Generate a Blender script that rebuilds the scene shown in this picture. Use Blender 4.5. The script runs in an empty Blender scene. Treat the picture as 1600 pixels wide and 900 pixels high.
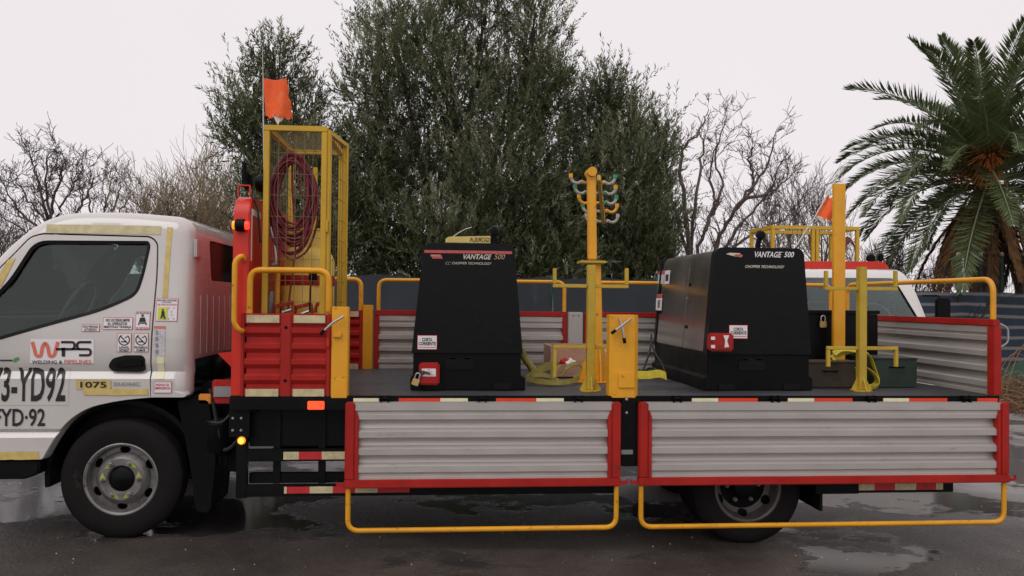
import bpy, bmesh, math, random
import numpy as np
from mathutils import Vector, Matrix
R = math.radians
PI = math.pi
scene = bpy.context.scene
col = scene.collection

# ------------------------------------------------------------------ camera
F, CD, CH, YAW, PITCH, ROLL = 1275.35, 5.3064, 1.5365, .0842, .0164, .0100
fw = Vector((math.sin(YAW)*math.cos(PITCH), math.cos(YAW)*math.cos(PITCH), math.sin(PITCH)))
r0 = Vector((math.cos(YAW), -math.sin(YAW), 0)); u0 = r0.cross(fw)
rt = r0*math.cos(ROLL) + u0*math.sin(ROLL); up = u0*math.cos(ROLL) - r0*math.sin(ROLL)
CAM = Vector((0, -CD, CH))
cd = bpy.data.cameras.new('camera'); cam = bpy.data.objects.new('camera', cd); col.objects.link(cam)
cd.sensor_width = 36; cd.lens = 36*F/1600; cd.clip_end = 2000; cd.clip_start = .05
m = Matrix((rt, up, -fw)).transposed().to_4x4(); m.translation = CAM
cam.matrix_world = m
scene.camera = cam

# ------------------------------------------------------------------ sky, sun, exposure (overcast)
SUN_EL, SUN_AZ = R(52), R(215)
w = bpy.data.worlds.new('World'); scene.world = w; w.use_nodes = True
nt = w.node_tree; nt.nodes.clear()
sk = nt.nodes.new('ShaderNodeTexSky'); sk.sky_type = 'NISHITA'; sk.sun_disc = False
sk.sun_elevation = SUN_EL; sk.sun_rotation = SUN_AZ; sk.dust_density = 4; sk.air_density = 1.0
hs = nt.nodes.new('ShaderNodeHueSaturation'); hs.inputs['Saturation'].default_value = .15
cl = nt.nodes.new('ShaderNodeMixRGB'); cl.inputs[0].default_value = .93
ctc = nt.nodes.new('ShaderNodeTexCoord'); cn = nt.nodes.new('ShaderNodeTexNoise'); cn.inputs['Scale'].default_value = 1.6; cn.inputs['Detail'].default_value = 5
cv = nt.nodes.new('ShaderNodeMixRGB'); cv.inputs[1].default_value = (8.7, 8.15, 8.45, 1); cv.inputs[2].default_value = (9.4, 8.85, 9.1, 1)   # the even cloud layer over the clear sky
nt.links.new(ctc.outputs['Generated'], cn.inputs['Vector']); nt.links.new(cn.outputs[0], cv.inputs[0]); nt.links.new(cv.outputs[0], cl.inputs[2])
bg = nt.nodes.new('ShaderNodeBackground'); bg.inputs[1].default_value = .1
ow = nt.nodes.new('ShaderNodeOutputWorld')
nt.links.new(sk.outputs[0], hs.inputs['Color']); nt.links.new(hs.outputs[0], cl.inputs[1])
nt.links.new(cl.outputs[0], bg.inputs[0]); nt.links.new(bg.outputs[0], ow.inputs[0])
sl = bpy.data.lights.new('sun', 'SUN'); sl.energy = .85; sl.angle = R(40); sl.color = (1, .965, .93)
so = bpy.data.objects.new('sun', sl); col.objects.link(so)
# azimuth measured from +Y towards +X; the bright part of the cloud is behind the camera, to its left
sd = Vector((math.sin(SUN_AZ)*math.cos(SUN_EL), math.cos(SUN_AZ)*math.cos(SUN_EL), math.sin(SUN_EL)))
so.rotation_euler = (-sd).to_track_quat('-Z', 'Y').to_euler(); so.location = (0, 0, 30)
vs = scene.view_settings; vs.view_transform = 'Standard'; vs.look = 'None'; vs.exposure = 0; vs.gamma = 1

# ------------------------------------------------------------------ measuring: a photo pixel at a known depth y -> world point
def at(px, py, y):
    d = fw + rt*((px-800)/F) + up*((450-py)/F)
    return CAM + d*((y-CAM.y)/d.y)
def X(px, y, py=560): return at(px, py, y).x
def Z(py, y, px=800): return at(px, py, y).z
def xz(px, py, y): p = at(px, py, y); return (p.x, p.z)
GS = -0.0232
def ground(x): return GS*(x+2.04)

# ------------------------------------------------------------------ materials
MATS = {}
def N(nt, t, **kw):
    n = nt.nodes.new(t)
    for k, v in kw.items(): setattr(n, k, v)
    return n
def pm(name, c, rough=.5, metal=0, var=.15, vs=5, bump=0, bs=60, dirt=None, da=.5, ds=9, coat=0, rv=.12, spec=.5, stretch=(1,1,1), emit=0):
    m = bpy.data.materials.new(name); m.use_nodes = True; nt = m.node_tree
    b = nt.nodes['Principled BSDF']; L = nt.links.new
    tc = N(nt, 'ShaderNodeTexCoord'); mp = N(nt, 'ShaderNodeMapping'); mp.inputs['Scale'].default_value = stretch
    L(tc.outputs['Object'], mp.inputs[0])
    n1 = N(nt, 'ShaderNodeTexNoise'); n1.inputs['Scale'].default_value = vs; n1.inputs['Detail'].default_value = 6; n1.inputs['Roughness'].default_value = .62
    L(mp.outputs[0], n1.inputs['Vector'])
    mx = N(nt, 'ShaderNodeMixRGB')
    mx.inputs[1].default_value = (*[x*(1-var) for x in c], 1); mx.inputs[2].default_value = (*[min(1, x*(1+var)) for x in c], 1)
    cr = N(nt, 'ShaderNodeMapRange'); cr.inputs[1].default_value = .3; cr.inputs[2].default_value = .7
    L(n1.outputs[0], cr.inputs[0]); L(cr.outputs[0], mx.inputs[0])
    out = mx.outputs[0]
    rr = N(nt, 'ShaderNodeMapRange'); rr.inputs[1].default_value = .3; rr.inputs[2].default_value = .7
    rr.inputs[3].default_value = max(.02, rough-rv); rr.inputs[4].default_value = min(1, rough+rv)
    L(n1.outputs[0], rr.inputs[0]); L(rr.outputs[0], b.inputs['Roughness'])
    if dirt:
        n2 = N(nt, 'ShaderNodeTexNoise'); n2.inputs['Scale'].default_value = ds; n2.inputs['Detail'].default_value = 9; n2.inputs['Roughness'].default_value = .7
        L(mp.outputs[0], n2.inputs['Vector'])
        d = N(nt, 'ShaderNodeMapRange'); d.inputs[1].default_value = .72-da*.3; d.inputs[2].default_value = .80-da*.22; d.inputs[4].default_value = .85
        L(n2.outputs[0], d.inputs[0])
        m2 = N(nt, 'ShaderNodeMixRGB'); L(d.outputs[0], m2.inputs[0]); L(out, m2.inputs[1]); m2.inputs[2].default_value = (*dirt, 1); out = m2.outputs[0]
    L(out, b.inputs['Base Color'])
    b.inputs['Metallic'].default_value = metal
    b.inputs['Specular IOR Level'].default_value = spec
    if coat: b.inputs['Coat Weight'].default_value = coat; b.inputs['Coat Roughness'].default_value = .06
    if bump:
        n3 = N(nt, 'ShaderNodeTexNoise'); n3.inputs['Scale'].default_value = bs; n3.inputs['Detail'].default_value = 4
        L(mp.outputs[0], n3.inputs['Vector'])
        bp = N(nt, 'ShaderNodeBump'); bp.inputs['Strength'].default_value = bump; bp.inputs['Distance'].default_value = .02
        L(n3.outputs[0], bp.inputs['Height']); L(bp.outputs[0], b.inputs['Normal'])
    if emit: L(out, b.inputs['Emission Color']); b.inputs['Emission Strength'].default_value = emit
    MATS[name] = m; return m
pm('red', (.60, .028, .012), .36, var=.10, dirt=(.12, .02, .015), da=.25, coat=.12, ds=7, spec=.35)
pm('red_worn', (.37, .015, .010), .48, spec=.3, var=.16, dirt=(.07, .03, .025), da=.42, ds=12, bump=.05)
pm('orange_yellow', (.78, .36, .012), .42, var=.09, dirt=(.10, .045, .015), da=.40, ds=19, coat=.1)
pm('rail_yellow', (.74, .33, .008), .45, var=.14, dirt=(.035, .022, .015), da=.47, ds=26, stretch=(.6, 1, 1))
pm('cage_yellow', (.58, .35, .018), .5, var=.12, dirt=(.20, .11, .03), da=.3, ds=20)
pm('olive_yellow', (.50, .34, .03), .5, var=.14, dirt=(.16, .10, .03), da=.38, ds=18)
pm('cab_white', (.585, .56, .53), .26, var=.035, vs=2, dirt=(.45, .41, .36), da=.14, ds=14, coat=1.0)
pm('panel_grey', (.47, .44, .41), .42, metal=.35, var=.06, vs=3, dirt=(.34, .29, .25), da=.37, ds=13, stretch=(.35, 1, 1.5), bump=.04)
pm('black_paint', (.0035, .0035, .004), .42, var=.3, dirt=(.012, .011, .010), da=.2, ds=8, spec=.16)
pm('hood_black', (.003, .0034, .0042), .36, var=.4, vs=7, dirt=(.012, .012, .012), da=.3, ds=5, bump=.05, bs=30, spec=.2)
pm('black_plastic', (.0035, .0035, .004), .5, var=.3, bump=.05, spec=.14)
pm('chassis_black', (.0035, .0033, .003), .65, var=.4, dirt=(.012, .010, .008), da=.4, ds=6, spec=.12)
pm('rubber', (.010, .009, .0085), .78, var=.25, vs=9, dirt=(.035, .03, .025), da=.35, ds=7, bump=.1, bs=90, spec=.15)
pm('seal', (.004, .004, .0045), .5, var=.1, spec=.2)
pm('rim_silver', (.20, .19, .185), .45, metal=.5, var=.3, vs=9, dirt=(.06, .05, .04), da=.55, ds=14)
pm('rim_dark', (.13, .115, .11), .55, metal=.4, var=.3, vs=9, dirt=(.06, .05, .04), da=.55, ds=9)
pm('steel', (.42, .42, .42), .35, metal=.8, var=.15)
pm('stainless', (.46, .43, .40), .24, metal=.92, var=.14, vs=2.5, dirt=(.22, .18, .15), da=.3, ds=5, rv=.05, stretch=(1, 1, .6))
pm('deck', (.035, .036, .040), .38, var=.4, vs=3, dirt=(.08, .08, .085), da=.42, ds=5, stretch=(.3, 1, 1), rv=.2)
pm('tape_yellow', (.62, .47, .15), .5, var=.18, vs=14, dirt=(.34, .25, .11), da=.4, ds=30)
pm('tape_cream', (.80, .76, .50), .42, var=.10, vs=20, dirt=(.45, .38, .22), da=.3, ds=30)
pm('tape_cream_dull', (.56, .49, .28), .5, var=.2, vs=20, dirt=(.25, .2, .14), da=.45, ds=30)
pm('tape_red', (.80, .055, .012), .4, var=.1, vs=30)
pm('tape_red_dull', (.50, .02, .025), .45, var=.15, vs=30, dirt=(.1, .05, .04), da=.3)
pm('sticker_white', (.78, .74, .75), .4, var=.04)
pm('sticker_red', (.60, .03, .05), .4, var=.05)
pm('sticker_grey', (.55, .54, .56), .45, var=.2, vs=60)
pm('sticker_lime', (.62, .66, .05), .4, var=.05)
pm('ink', (.013, .012, .014), .45, var=.1)
pm('logo_coral', (.70, .16, .10), .4, var=.05)
pm('leaf_green_mark', (.06, .30, .06), .4, var=.1)
pm('badge_grey', (.30, .29, .30), .35, metal=.5, var=.1)
pm('decal_cream', (.62, .57, .47), .45, var=.1, vs=30)
pm('decal_gold', (.55, .45, .25), .45, var=.2, vs=40)
pm('decal_red', (.50, .09, .08), .45, var=.15, vs=30)
pm('flag_orange', (.90, .12, .018), .7, var=.14, vs=14, dirt=(.85, .26, .12), da=.62, ds=6)
pm('flag_white', (.75, .68, .55), .8, var=.1)
pm('pole_white', (.60, .60, .55), .4, var=.1)
pm('hose_red', (.15, .014, .022), .5, var=.25, vs=12)
pm('cylinder_yellow', (.80, .54, .10), .45, var=.08, dirt=(.30, .17, .04), da=.36, ds=10)
pm('wire', (.17, .14, .06), .5, metal=.3, var=.15)
pm('strap_yellow', (.55, .44, .03), .75, var=.2, vs=20, dirt=(.18, .14, .04), da=.4, ds=15, bump=.2, bs=200)
pm('strap_olive', (.22, .18, .035), .8, var=.3, vs=20, dirt=(.10, .08, .04), da=.5, ds=15, bump=.2, bs=200)
pm('rope_grey', (.42, .40, .36), .8, var=.25, vs=40, bump=.5, bs=150)
pm('tape_green', (.02, .28, .13), .5, var=.1)
pm('box_wood', (.45, .27, .19), .75, var=.18, vs=10, stretch=(1, 1, 4), bump=.08)
pm('cloth_pale', (.55, .45, .38), .85, var=.15, bump=.1)
pm('rust_box', (.055, .038, .022), .6, var=.5, vs=3, dirt=(.09, .035, .015), da=.55, ds=6)
pm('green_box', (.018, .035, .024), .5, var=.4, vs=4, dirt=(.05, .03, .018), da=.4, ds=6)
pm('brass', (.62, .44, .18), .35, metal=.7, var=.1)
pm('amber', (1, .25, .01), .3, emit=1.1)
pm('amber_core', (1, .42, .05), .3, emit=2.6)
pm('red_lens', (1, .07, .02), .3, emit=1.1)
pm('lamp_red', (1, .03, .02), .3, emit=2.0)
pm('amber_dull', (.70, .26, .03), .35, var=.2)
pm('fluor_yellow', (.36, .40, .05), .5, var=.2, dirt=(.2, .2, .06), da=.4)
pm('interior', (.022, .025, .025), .75, var=.2)
pm('interior_pale', (.16, .18, .18), .7, var=.2)
pm('seat_cloth', (.05, .055, .06), .85, var=.3, vs=30)
pm('bark', (.055, .042, .033), .9, var=.35, vs=8, bump=.4, bs=30)
pm('twig_brown', (.105, .072, .062), .85, var=.3, vs=3)
pm('twig_dark', (.050, .036, .033), .85, var=.3, vs=3)
pm('twig_tan', (.29, .225, .14), .85, var=.3, vs=2)
pm('palm_trunk', (.11, .07, .04), .9, var=.4, vs=9, bump=.6, bs=20)
pm('palm_stalk', (.50, .17, .035), .8, var=.25, vs=9)
pm('palm_dead', (.22, .11, .045), .9, var=.35, vs=5)
pm('tarp', (.019, .025, .031), .75, var=.4, vs=1.6, dirt=(.045, .052, .058), da=.45, ds=2.5, stretch=(1, 1, .35))
pm('green_net', (.014, .055, .032), .8, var=.3)
pm('post_green', (.03, .075, .06), .6, var=.2)
pm('cap_cream', (.75, .66, .42), .5, var=.1)
pm('straw', (.20, .11, .055), .9, var=.4, vs=3)
pm('glass_dark', (.006, .007, .008), .10, var=.1, rv=.02, spec=.12)
pm('headlamp', (.5, .5, .5), .1, var=.1)
pm('cable_black', (.012, .012, .012), .6, var=.2)
pm('concrete_wall', (.5, .48, .47), .9, var=.1)

def glass(name, tint, refl=.04):
    m = bpy.data.materials.new(name); m.use_nodes = True; nt = m.node_tree; nt.nodes.clear(); L = nt.links.new
    o = N(nt, 'ShaderNodeOutputMaterial'); t = N(nt, 'ShaderNodeBsdfTransparent'); t.inputs[0].default_value = (*tint, 1)
    g = N(nt, 'ShaderNodeBsdfGlossy'); g.inputs['Roughness'].default_value = .03; g.inputs[0].default_value = (.9, .95, .93, 1)
    fr = N(nt, 'ShaderNodeFresnel'); fr.inputs[0].default_value = 1.5
    mx = N(nt, 'ShaderNodeMixShader'); L(fr.outputs[0], mx.inputs[0]); L(t.outputs[0], mx.inputs[1]); L(g.outputs[0], mx.inputs[2]); L(mx.outputs[0], o.inputs[0])
    MATS[name] = m
glass('cab_glass', (.74, .80, .78)); glass('screen_glass', (.74, .80, .80))

def leafmat(name, c1, c2, c3, trans=.25, rough=.5):
    m = bpy.data.materials.new(name); m.use_nodes = True; nt = m.node_tree; L = nt.links.new
    b = nt.nodes['Principled BSDF']; o = nt.nodes['Material Output']
    a = N(nt, 'ShaderNodeAttribute', attribute_name='tint'); r = N(nt, 'ShaderNodeValToRGB')
    e = r.color_ramp.elements; e[0].color = (*c1, 1); e[1].color = (*c3, 1); k = e.new(.55); k.color = (*c2, 1)
    L(a.outputs['Fac'], r.inputs[0]); L(r.outputs[0], b.inputs['Base Color']); b.inputs['Roughness'].default_value = rough
    t = N(nt, 'ShaderNodeBsdfTranslucent'); L(r.outputs[0], t.inputs[0])
    mx = N(nt, 'ShaderNodeMixShader'); mx.inputs[0].default_value = trans
    L(b.outputs[0], mx.inputs[1]); L(t.outputs[0], mx.inputs[2]); L(mx.outputs[0], o.inputs[0]); MATS[name] = m
leafmat('olive_leaf', (.036, .048, .018), (.140, .162, .070), (.38, .40, .26), .38)
leafmat('palm_leaf', (.036, .060, .018), (.100, .135, .046), (.27, .29, .17), .25)

# ------------------------------------------------------------------ mesh builder
ORIG = {}
class MB:
    def __init__(s): s.v = []; s.f = []
    def add(s, vs, fs):
        k = len(s.v); s.v += [tuple(p) for p in vs]; s.f += [tuple(i+k for i in f) for f in fs]; return s
    def box(s, x0, x1, y0, y1, z0, z1):
        return s.add([(x0,y0,z0),(x1,y0,z0),(x1,y1,z0),(x0,y1,z0),(x0,y0,z1),(x1,y0,z1),(x1,y1,z1),(x0,y1,z1)],
                     [(0,3,2,1),(4,5,6,7),(0,1,5,4),(1,2,6,5),(2,3,7,6),(3,0,4,7)])
    def bar(s, a, b, w, h=None, upv=(0,0,1)):
        h = h or w; a = Vector(a); b = Vector(b); d = (b-a).normalized(); u = Vector(upv)
        if abs(d.dot(u)) > .98: u = Vector((0,1,0))
        r = d.cross(u).normalized(); u = r.cross(d)
        vs = [p + r*(i*w/2) + u*(j*h/2) for p in (a, b) for i, j in ((-1,-1),(1,-1),(1,1),(-1,1))]
        return s.add(vs, [(3,2,1,0),(4,5,6,7),(0,1,5,4),(1,2,6,5),(2,3,7,6),(3,0,4,7)])
    def tube(s, pts, r, n=8, caps=True):
        pts = [Vector(p) for p in pts]; k = len(pts)
        rs = r if isinstance(r, (list, tuple)) else [r]*k
        d0 = (pts[1]-pts[0]).normalized(); a = d0.orthogonal().normalized(); vs = []; fs = []
        for i in range(k):
            t = (pts[min(i+1,k-1)]-pts[max(i-1,0)])
            t = t.normalized() if t.length > 1e-9 else d0
            a = (a - t*a.dot(t)); a = a.normalized() if a.length > 1e-6 else t.orthogonal().normalized()
            b = t.cross(a)
            for j in range(n):
                q = 2*PI*j/n; vs.append(pts[i] + (a*math.cos(q)+b*math.sin(q))*rs[i])
        for i in range(k-1):
            for j in range(n):
                j2 = (j+1) % n; fs.append((i*n+j, i*n+j2, (i+1)*n+j2, (i+1)*n+j))
        if caps: fs.append(tuple(range(n-1,-1,-1))); fs.append(tuple(range((k-1)*n, k*n)))
        return s.add(vs, fs)
    def prism(s, poly, a0, a1, axis='y'):
        # poly: 2-D points; axis y -> (x,z); axis x -> (y,z); axis z -> (x,y)
        f = {'y': lambda p, a: (p[0], a, p[1]), 'x': lambda p, a: (a, p[0], p[1]), 'z': lambda p, a: (p[0], p[1], a)}[axis]
        n = len(poly); vs = [f(p, a0) for p in poly] + [f(p, a1) for p in poly]
        fs = [tuple(range(n)), tuple(range(2*n-1, n-1, -1))] + [(i, n+i, n+(i+1)%n, (i+1)%n) for i in range(n)]
        return s.add(vs, fs)
    def lathe(s, prof, c, axis='y', n=32, closed=False):
        # prof: (r, h) along axis
        vs = []; fs = []; k = len(prof); c = Vector(c)
        for j in range(n):
            q = 2*PI*j/n; cs, sn = math.cos(q), math.sin(q)
            for r, h in prof:
                vs.append(c + (Vector((r*cs, h, r*sn)) if axis == 'y' else Vector((r*cs, r*sn, h)) if axis == 'z' else Vector((h, r*cs, r*sn))))
        for j in range(n):
            j2 = (j+1) % n
            for i in range(k if closed else k-1):
                i2 = (i+1) % k; fs.append((j*k+i, j*k+i2, j2*k+i2, j2*k+i))
        return s.add(vs, fs)
    def mesh(s, name):
        me = bpy.data.meshes.new(name); me.from_pydata(s.v, [], s.f); me.validate(); return me
    def build(s, name, mat, parent=None, bevel=0, seg=2, smooth=35, fix=True):
        me = s.mesh(name)
        if fix:
            b = bmesh.new(); b.from_mesh(me); bmesh.ops.recalc_face_normals(b, faces=b.faces)
            if bevel: bmesh.ops.bevel(b, geom=[e for e in b.edges if len(e.link_faces) == 2 and e.calc_face_angle(0) > .5], offset=bevel, segments=seg, affect='EDGES', clamp_overlap=True)
            b.to_mesh(me); b.free()
        return link(name, me, mat, parent, smooth)
def link(name, me, mat, parent=None, smooth=35):
    me.materials.clear(); me.materials.append(MATS[mat])
    if smooth:
        me.polygons.foreach_set('use_smooth', [True]*len(me.polygons)); me.set_sharp_from_angle(angle=R(smooth))
    o = bpy.data.objects.new(name, me); col.objects.link(o); ORIG[o.name] = Vector((0,0,0))
    if parent:
        o.parent = parent; o.matrix_parent_inverse = Matrix.Translation(-ORIG[parent.name])
    return o
def thing(name, label, cat, loc=(0,0,0), group=None):
    o = bpy.data.objects.new(name, None); col.objects.link(o); o.location = loc; o.empty_display_size = .2
    ORIG[o.name] = Vector(loc); return tag(o, label, cat, group)
def tag(o, label, cat, group=None):
    o['label'] = label; o['category'] = cat
    if group: o['group'] = group
    return o
def struct(o): o['kind'] = 'structure'; return o
def stuff(o): o['kind'] = 'stuff'; return o
def copy_tree(o, parent=None):
    c = o.copy(); col.objects.link(c); ORIG[c.name] = ORIG[o.name].copy()
    if parent: c.parent = parent; c.matrix_parent_inverse = o.matrix_parent_inverse.copy()
    for ch in list(o.children): copy_tree(ch, c)
    return c
def boolop(a, b, op='DIFFERENCE'):
    # meshes in, mesh out
    oa = bpy.data.objects.new('ta', a); ob = bpy.data.objects.new('tb', b); col.objects.link(oa); col.objects.link(ob)
    md = oa.modifiers.new('b', 'BOOLEAN'); md.operation = op; md.object = ob; md.solver = 'EXACT'
    dg = bpy.context.evaluated_depsgraph_get(); me = bpy.data.meshes.new_from_object(oa.evaluated_get(dg))
    bpy.data.objects.remove(oa); bpy.data.objects.remove(ob); return me
def clean(mb):
    me = mb.mesh('tmp'); b = bmesh.new(); b.from_mesh(me); bmesh.ops.recalc_face_normals(b, faces=b.faces); b.to_mesh(me); b.free(); return me
def arc(cx, cz, r, a0, a1, n): return [(cx+r*math.cos(R(a0+(a1-a0)*i/n)), cz+r*math.sin(R(a0+(a1-a0)*i/n))) for i in range(n+1)]
def rounded(poly, r, n=5):
    out = []; k = len(poly)
    rr = r if isinstance(r, (list, tuple)) else [r]*k
    for i in range(k):
        p = Vector(poly[i]); a = Vector(poly[i-1])-p; b = Vector(poly[(i+1)%k])-p
        q = min(rr[i], a.length*.48, b.length*.48)
        if q < 1e-5: out.append(tuple(p)); continue
        A = p+a.normalized()*q; B = p+b.normalized()*q
        for j in range(n+1):
            t = j/n; out.append(tuple(A*(1-t)**2 + p*2*t*(1-t) + B*t*t))
    return out
def rpath(pts, r, n=6):
    """3-D polyline with rounded corners"""
    pts = [Vector(p) for p in pts]; out = [pts[0]]
    for i in range(1, len(pts)-1):
        p = pts[i]; a = pts[i-1]-p; b = pts[i+1]-p; q = min(r, a.length*.49, b.length*.49)
        A = p+a.normalized()*q; B = p+b.normalized()*q
        for j in range(n+1): t = j/n; out.append(A*(1-t)**2 + p*2*t*(1-t) + B*t*t)
    out.append(pts[-1]); return out
def textmesh(s, w, h, bold=0, shear=0):
    c = bpy.data.curves.new('t', 'FONT'); c.body = s; c.align_x = 'LEFT'; c.offset = bold; c.shear = shear; c.resolution_u = 3; c.space_line = .8
    o = bpy.data.objects.new('t', c); col.objects.link(o)
    me = bpy.data.meshes.new_from_object(o.evaluated_get(bpy.context.evaluated_depsgraph_get())); bpy.data.objects.remove(o)
    xs = [v.co.x for v in me.vertices]; ys = [v.co.y for v in me.vertices]
    x0, x1, y0, y1 = min(xs), max(xs), min(ys), max(ys)
    for v in me.vertices: v.co = ((v.co.x-x0)/(x1-x0)*w, (v.co.y-y0)/(y1-y0)*h, 0)
    return me
def text(name, s, x0, z0, w, h, yf, mat, parent, bold=0, shear=0, flip=False):
    """flat lettering on a plane facing -Y; yf is a number or y(x,z)"""
    me = textmesh(s, w, h, bold, shear); f = yf if callable(yf) else (lambda x, z: yf)
    if callable(yf):
        b = bmesh.new(); b.from_mesh(me)
        for zc in CREASE:
            bmesh.ops.bisect_plane(b, geom=b.verts[:]+b.edges[:]+b.faces[:], plane_co=(0, zc-z0, 0), plane_no=(0,1,0))
        b.to_mesh(me); b.free()
    for v in me.vertices:
        x = x0+(w-v.co.x if flip else v.co.x); z = z0+v.co.y; v.co = (x, f(x, z), z)
    return link(name, me, mat, parent, 0)
rnd = random.Random(7)

# ================================================================== GROUND
def ground_mat():
    m = bpy.data.materials.new('wet_yard'); m.use_nodes = True; nt = m.node_tree; L = nt.links.new; b = nt.nodes['Principled BSDF']
    tc = N(nt, 'ShaderNodeTexCoord')
    def noise(s, d=6, r=.6, st=(1,1,1)):
        mp = N(nt, 'ShaderNodeMapping'); mp.inputs['Scale'].default_value = st; L(tc.outputs['Object'], mp.inputs[0])
        n = N(nt, 'ShaderNodeTexNoise'); n.inputs['Scale'].default_value = s; n.inputs['Detail'].default_value = d; n.inputs['Roughness'].default_value = r
        L(mp.outputs[0], n.inputs['Vector']); return n.outputs[0]
    def rng(x, a, c, o0=0, o1=1):
        n = N(nt, 'ShaderNodeMapRange'); n.inputs[1].default_value = a; n.inputs[2].default_value = c; n.inputs[3].default_value = o0; n.inputs[4].default_value = o1
        L(x, n.inputs[0]); return n.outputs[0]
    def mix(f, a, c):
        n = N(nt, 'ShaderNodeMixRGB'); L(f, n.inputs[0])
        for i, q in ((1, a), (2, c)):
            if isinstance(q, tuple): n.inputs[i].default_value = (*q, 1)
            else: L(q, n.inputs[i])
        return n.outputs[0]
    sp_ = N(nt, 'ShaderNodeSeparateXYZ'); L(tc.outputs['Object'], sp_.inputs[0])
    low = rng(sp_.outputs[1], -.7, 1.3, -.10, .055)                  # the yard drains away behind the truck
    ad = N(nt, 'ShaderNodeMath', operation='ADD'); L(noise(.55, 7, .62, (1, 1.5, 1)), ad.inputs[0]); L(low, ad.inputs[1])
    wet = rng(ad.outputs[0], .51, .545)          # standing film of water
    mud = rng(noise(1.3, 8, .65), .35, .68)
    fine = noise(38, 5, .7)
    c = mix(mud, (.040, .031, .026), (.095, .080, .070))
    c = mix(rng(fine, .35, .7), c, mix(mud, (.026, .021, .018), (.062, .052, .046)))
    far = rng(sp_.outputs[1], .4, 2.2); c = mix(far, c, mix(mud, (.17, .158, .152), (.34, .325, .325)))      # concrete apron behind; sky glare is put into its pale colour
    c = mix(wet, c, mix(far, (.040, .036, .034), (.13, .122, .12)))  # film behind is lighter too, with sky sheen mixed into the colour
    sp = rng(noise(9, 8, .8), .71, .74); c = mix(sp, c, (.26, .23, .20))      # pale grit
    L(c, b.inputs['Base Color'])
    rr = N(nt, 'ShaderNodeMixRGB'); L(wet, rr.inputs[0]); L(rng(fine, .3, .7, .26, .55), rr.inputs[1]); rr.inputs[2].default_value = (.085, .085, .085, 1)
    L(rr.outputs[0], b.inputs['Roughness']); b.inputs['IOR'].default_value = 1.5
    inv = rng(wet, 0, 1, 1, .012)
    h = N(nt, 'ShaderNodeMath', operation='MULTIPLY'); L(inv, h.inputs[0]); L(fine, h.inputs[1])
    bp = N(nt, 'ShaderNodeBump'); bp.inputs['Strength'].default_value = .8; bp.inputs['Distance'].default_value = .014
    L(h.outputs[0], bp.inputs['Height']); L(bp.outputs[0], b.inputs['Normal'])
    MATS['wet_yard'] = m
ground_mat()
g = MB(); xs = [-400, -60, -20, -10, -6, -4, -3, -2, -1, 0, 1, 2, 3, 4, 6, 8, 12, 20, 60, 400]; ys = [-60, -12, -6, -3, -1.5, -.7, 0, .7, 1.5, 3, 5, 8, 12, 20, 60, 400]
def gz(x, y): return ground(max(-12, min(16, x)))
g.v = [(x, y, gz(x, y)) for y in ys for x in xs]
g.f = [(j*len(xs)+i, j*len(xs)+i+1, (j+1)*len(xs)+i+1, (j+1)*len(xs)+i) for j in range(len(ys)-1) for i in range(len(xs)-1)]
struct(g.build('ground', 'wet_yard', smooth=60))
gr = random.Random(4); pb = MB()
for k in range(1100):
    x, y = gr.uniform(-4, 6), gr.uniform(-1.9, 6); r_ = gr.uniform(.002, .0065); z = ground(x); a_ = gr.uniform(0, 6)
    pb.add([(x+r_*math.cos(a_+q*1.57)*gr.uniform(.7, 1.3), y+r_*math.sin(a_+q*1.57), z-.001) for q in range(4)]+[(x, y, z+r_*gr.uniform(.4, .9))], [(0, 1, 4), (1, 2, 4), (2, 3, 4), (3, 0, 4)])
o_ = stuff(tag(pb.build('grit', 'cloth_pale', None, smooth=0), 'scattered pale grit and small stones on the wet yard', 'grit'))

# ================================================================== TRUCK
ZB, ZT, ZP, ZR = .920, 1.4465, 1.4917, 1.7354
XA, XM, XT, WID = -.6664, 1.209, 3.765, 2.1
truck = thing('flatbed_truck', 'white cab flatbed truck with red and grey drop sides, side panels folded down', 'truck', (1, 1.05, ground(1)))
def T(name, mb, mat, parent=None, **k): return mb.build(name, mat, parent or truck, **k)

# ---- cab
YS = .08                                   # near side of the cab
CREASE = [1.12, 1.065, 1.02, .705, .682, .65]
def yoff(z):
    kn = [(-1, -.008), (.60, -.008), (.65, -.010), (.682, .012), (.705, -.006), (1.02, -.008), (1.065, .017), (1.12, 0), (1.3, 0)]
    if z >= 1.3: return .105*((z-1.3)/.75)**1.25
    for (a, p), (b, q) in zip(kn, kn[1:]):
        if a <= z <= b: return p+(q-p)*(z-a)/(b-a)
    return 0
def yside(x, z, d=.004): return YS + yoff(z) - d
P = lambda px, py: xz(px, py, YS)
CX0, CX1 = -3.22, -1.615
outl = [(CX0, .52), (-2.497, .505), P(84, 690), P(105, 660), P(138, 638), P(188, 627), P(236, 622.5), (CX1, Z(622.5, YS, 290)),
        (CX1+.005, 1.5), (CX1-.015, 2.00), (CX1-.09, 2.072), (-2.1, 2.10), (-2.43, 2.09), (-2.60, 2.035), (-2.80, 1.86), (-3.12, 1.40), (CX0+.005, 1.15)]
outl = rounded(outl, [.05, .02, .1, .1, .1, .1, .03, .04, .3, .12, .12, .2, .2, .2, .3, .2, .1], 4)
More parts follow.
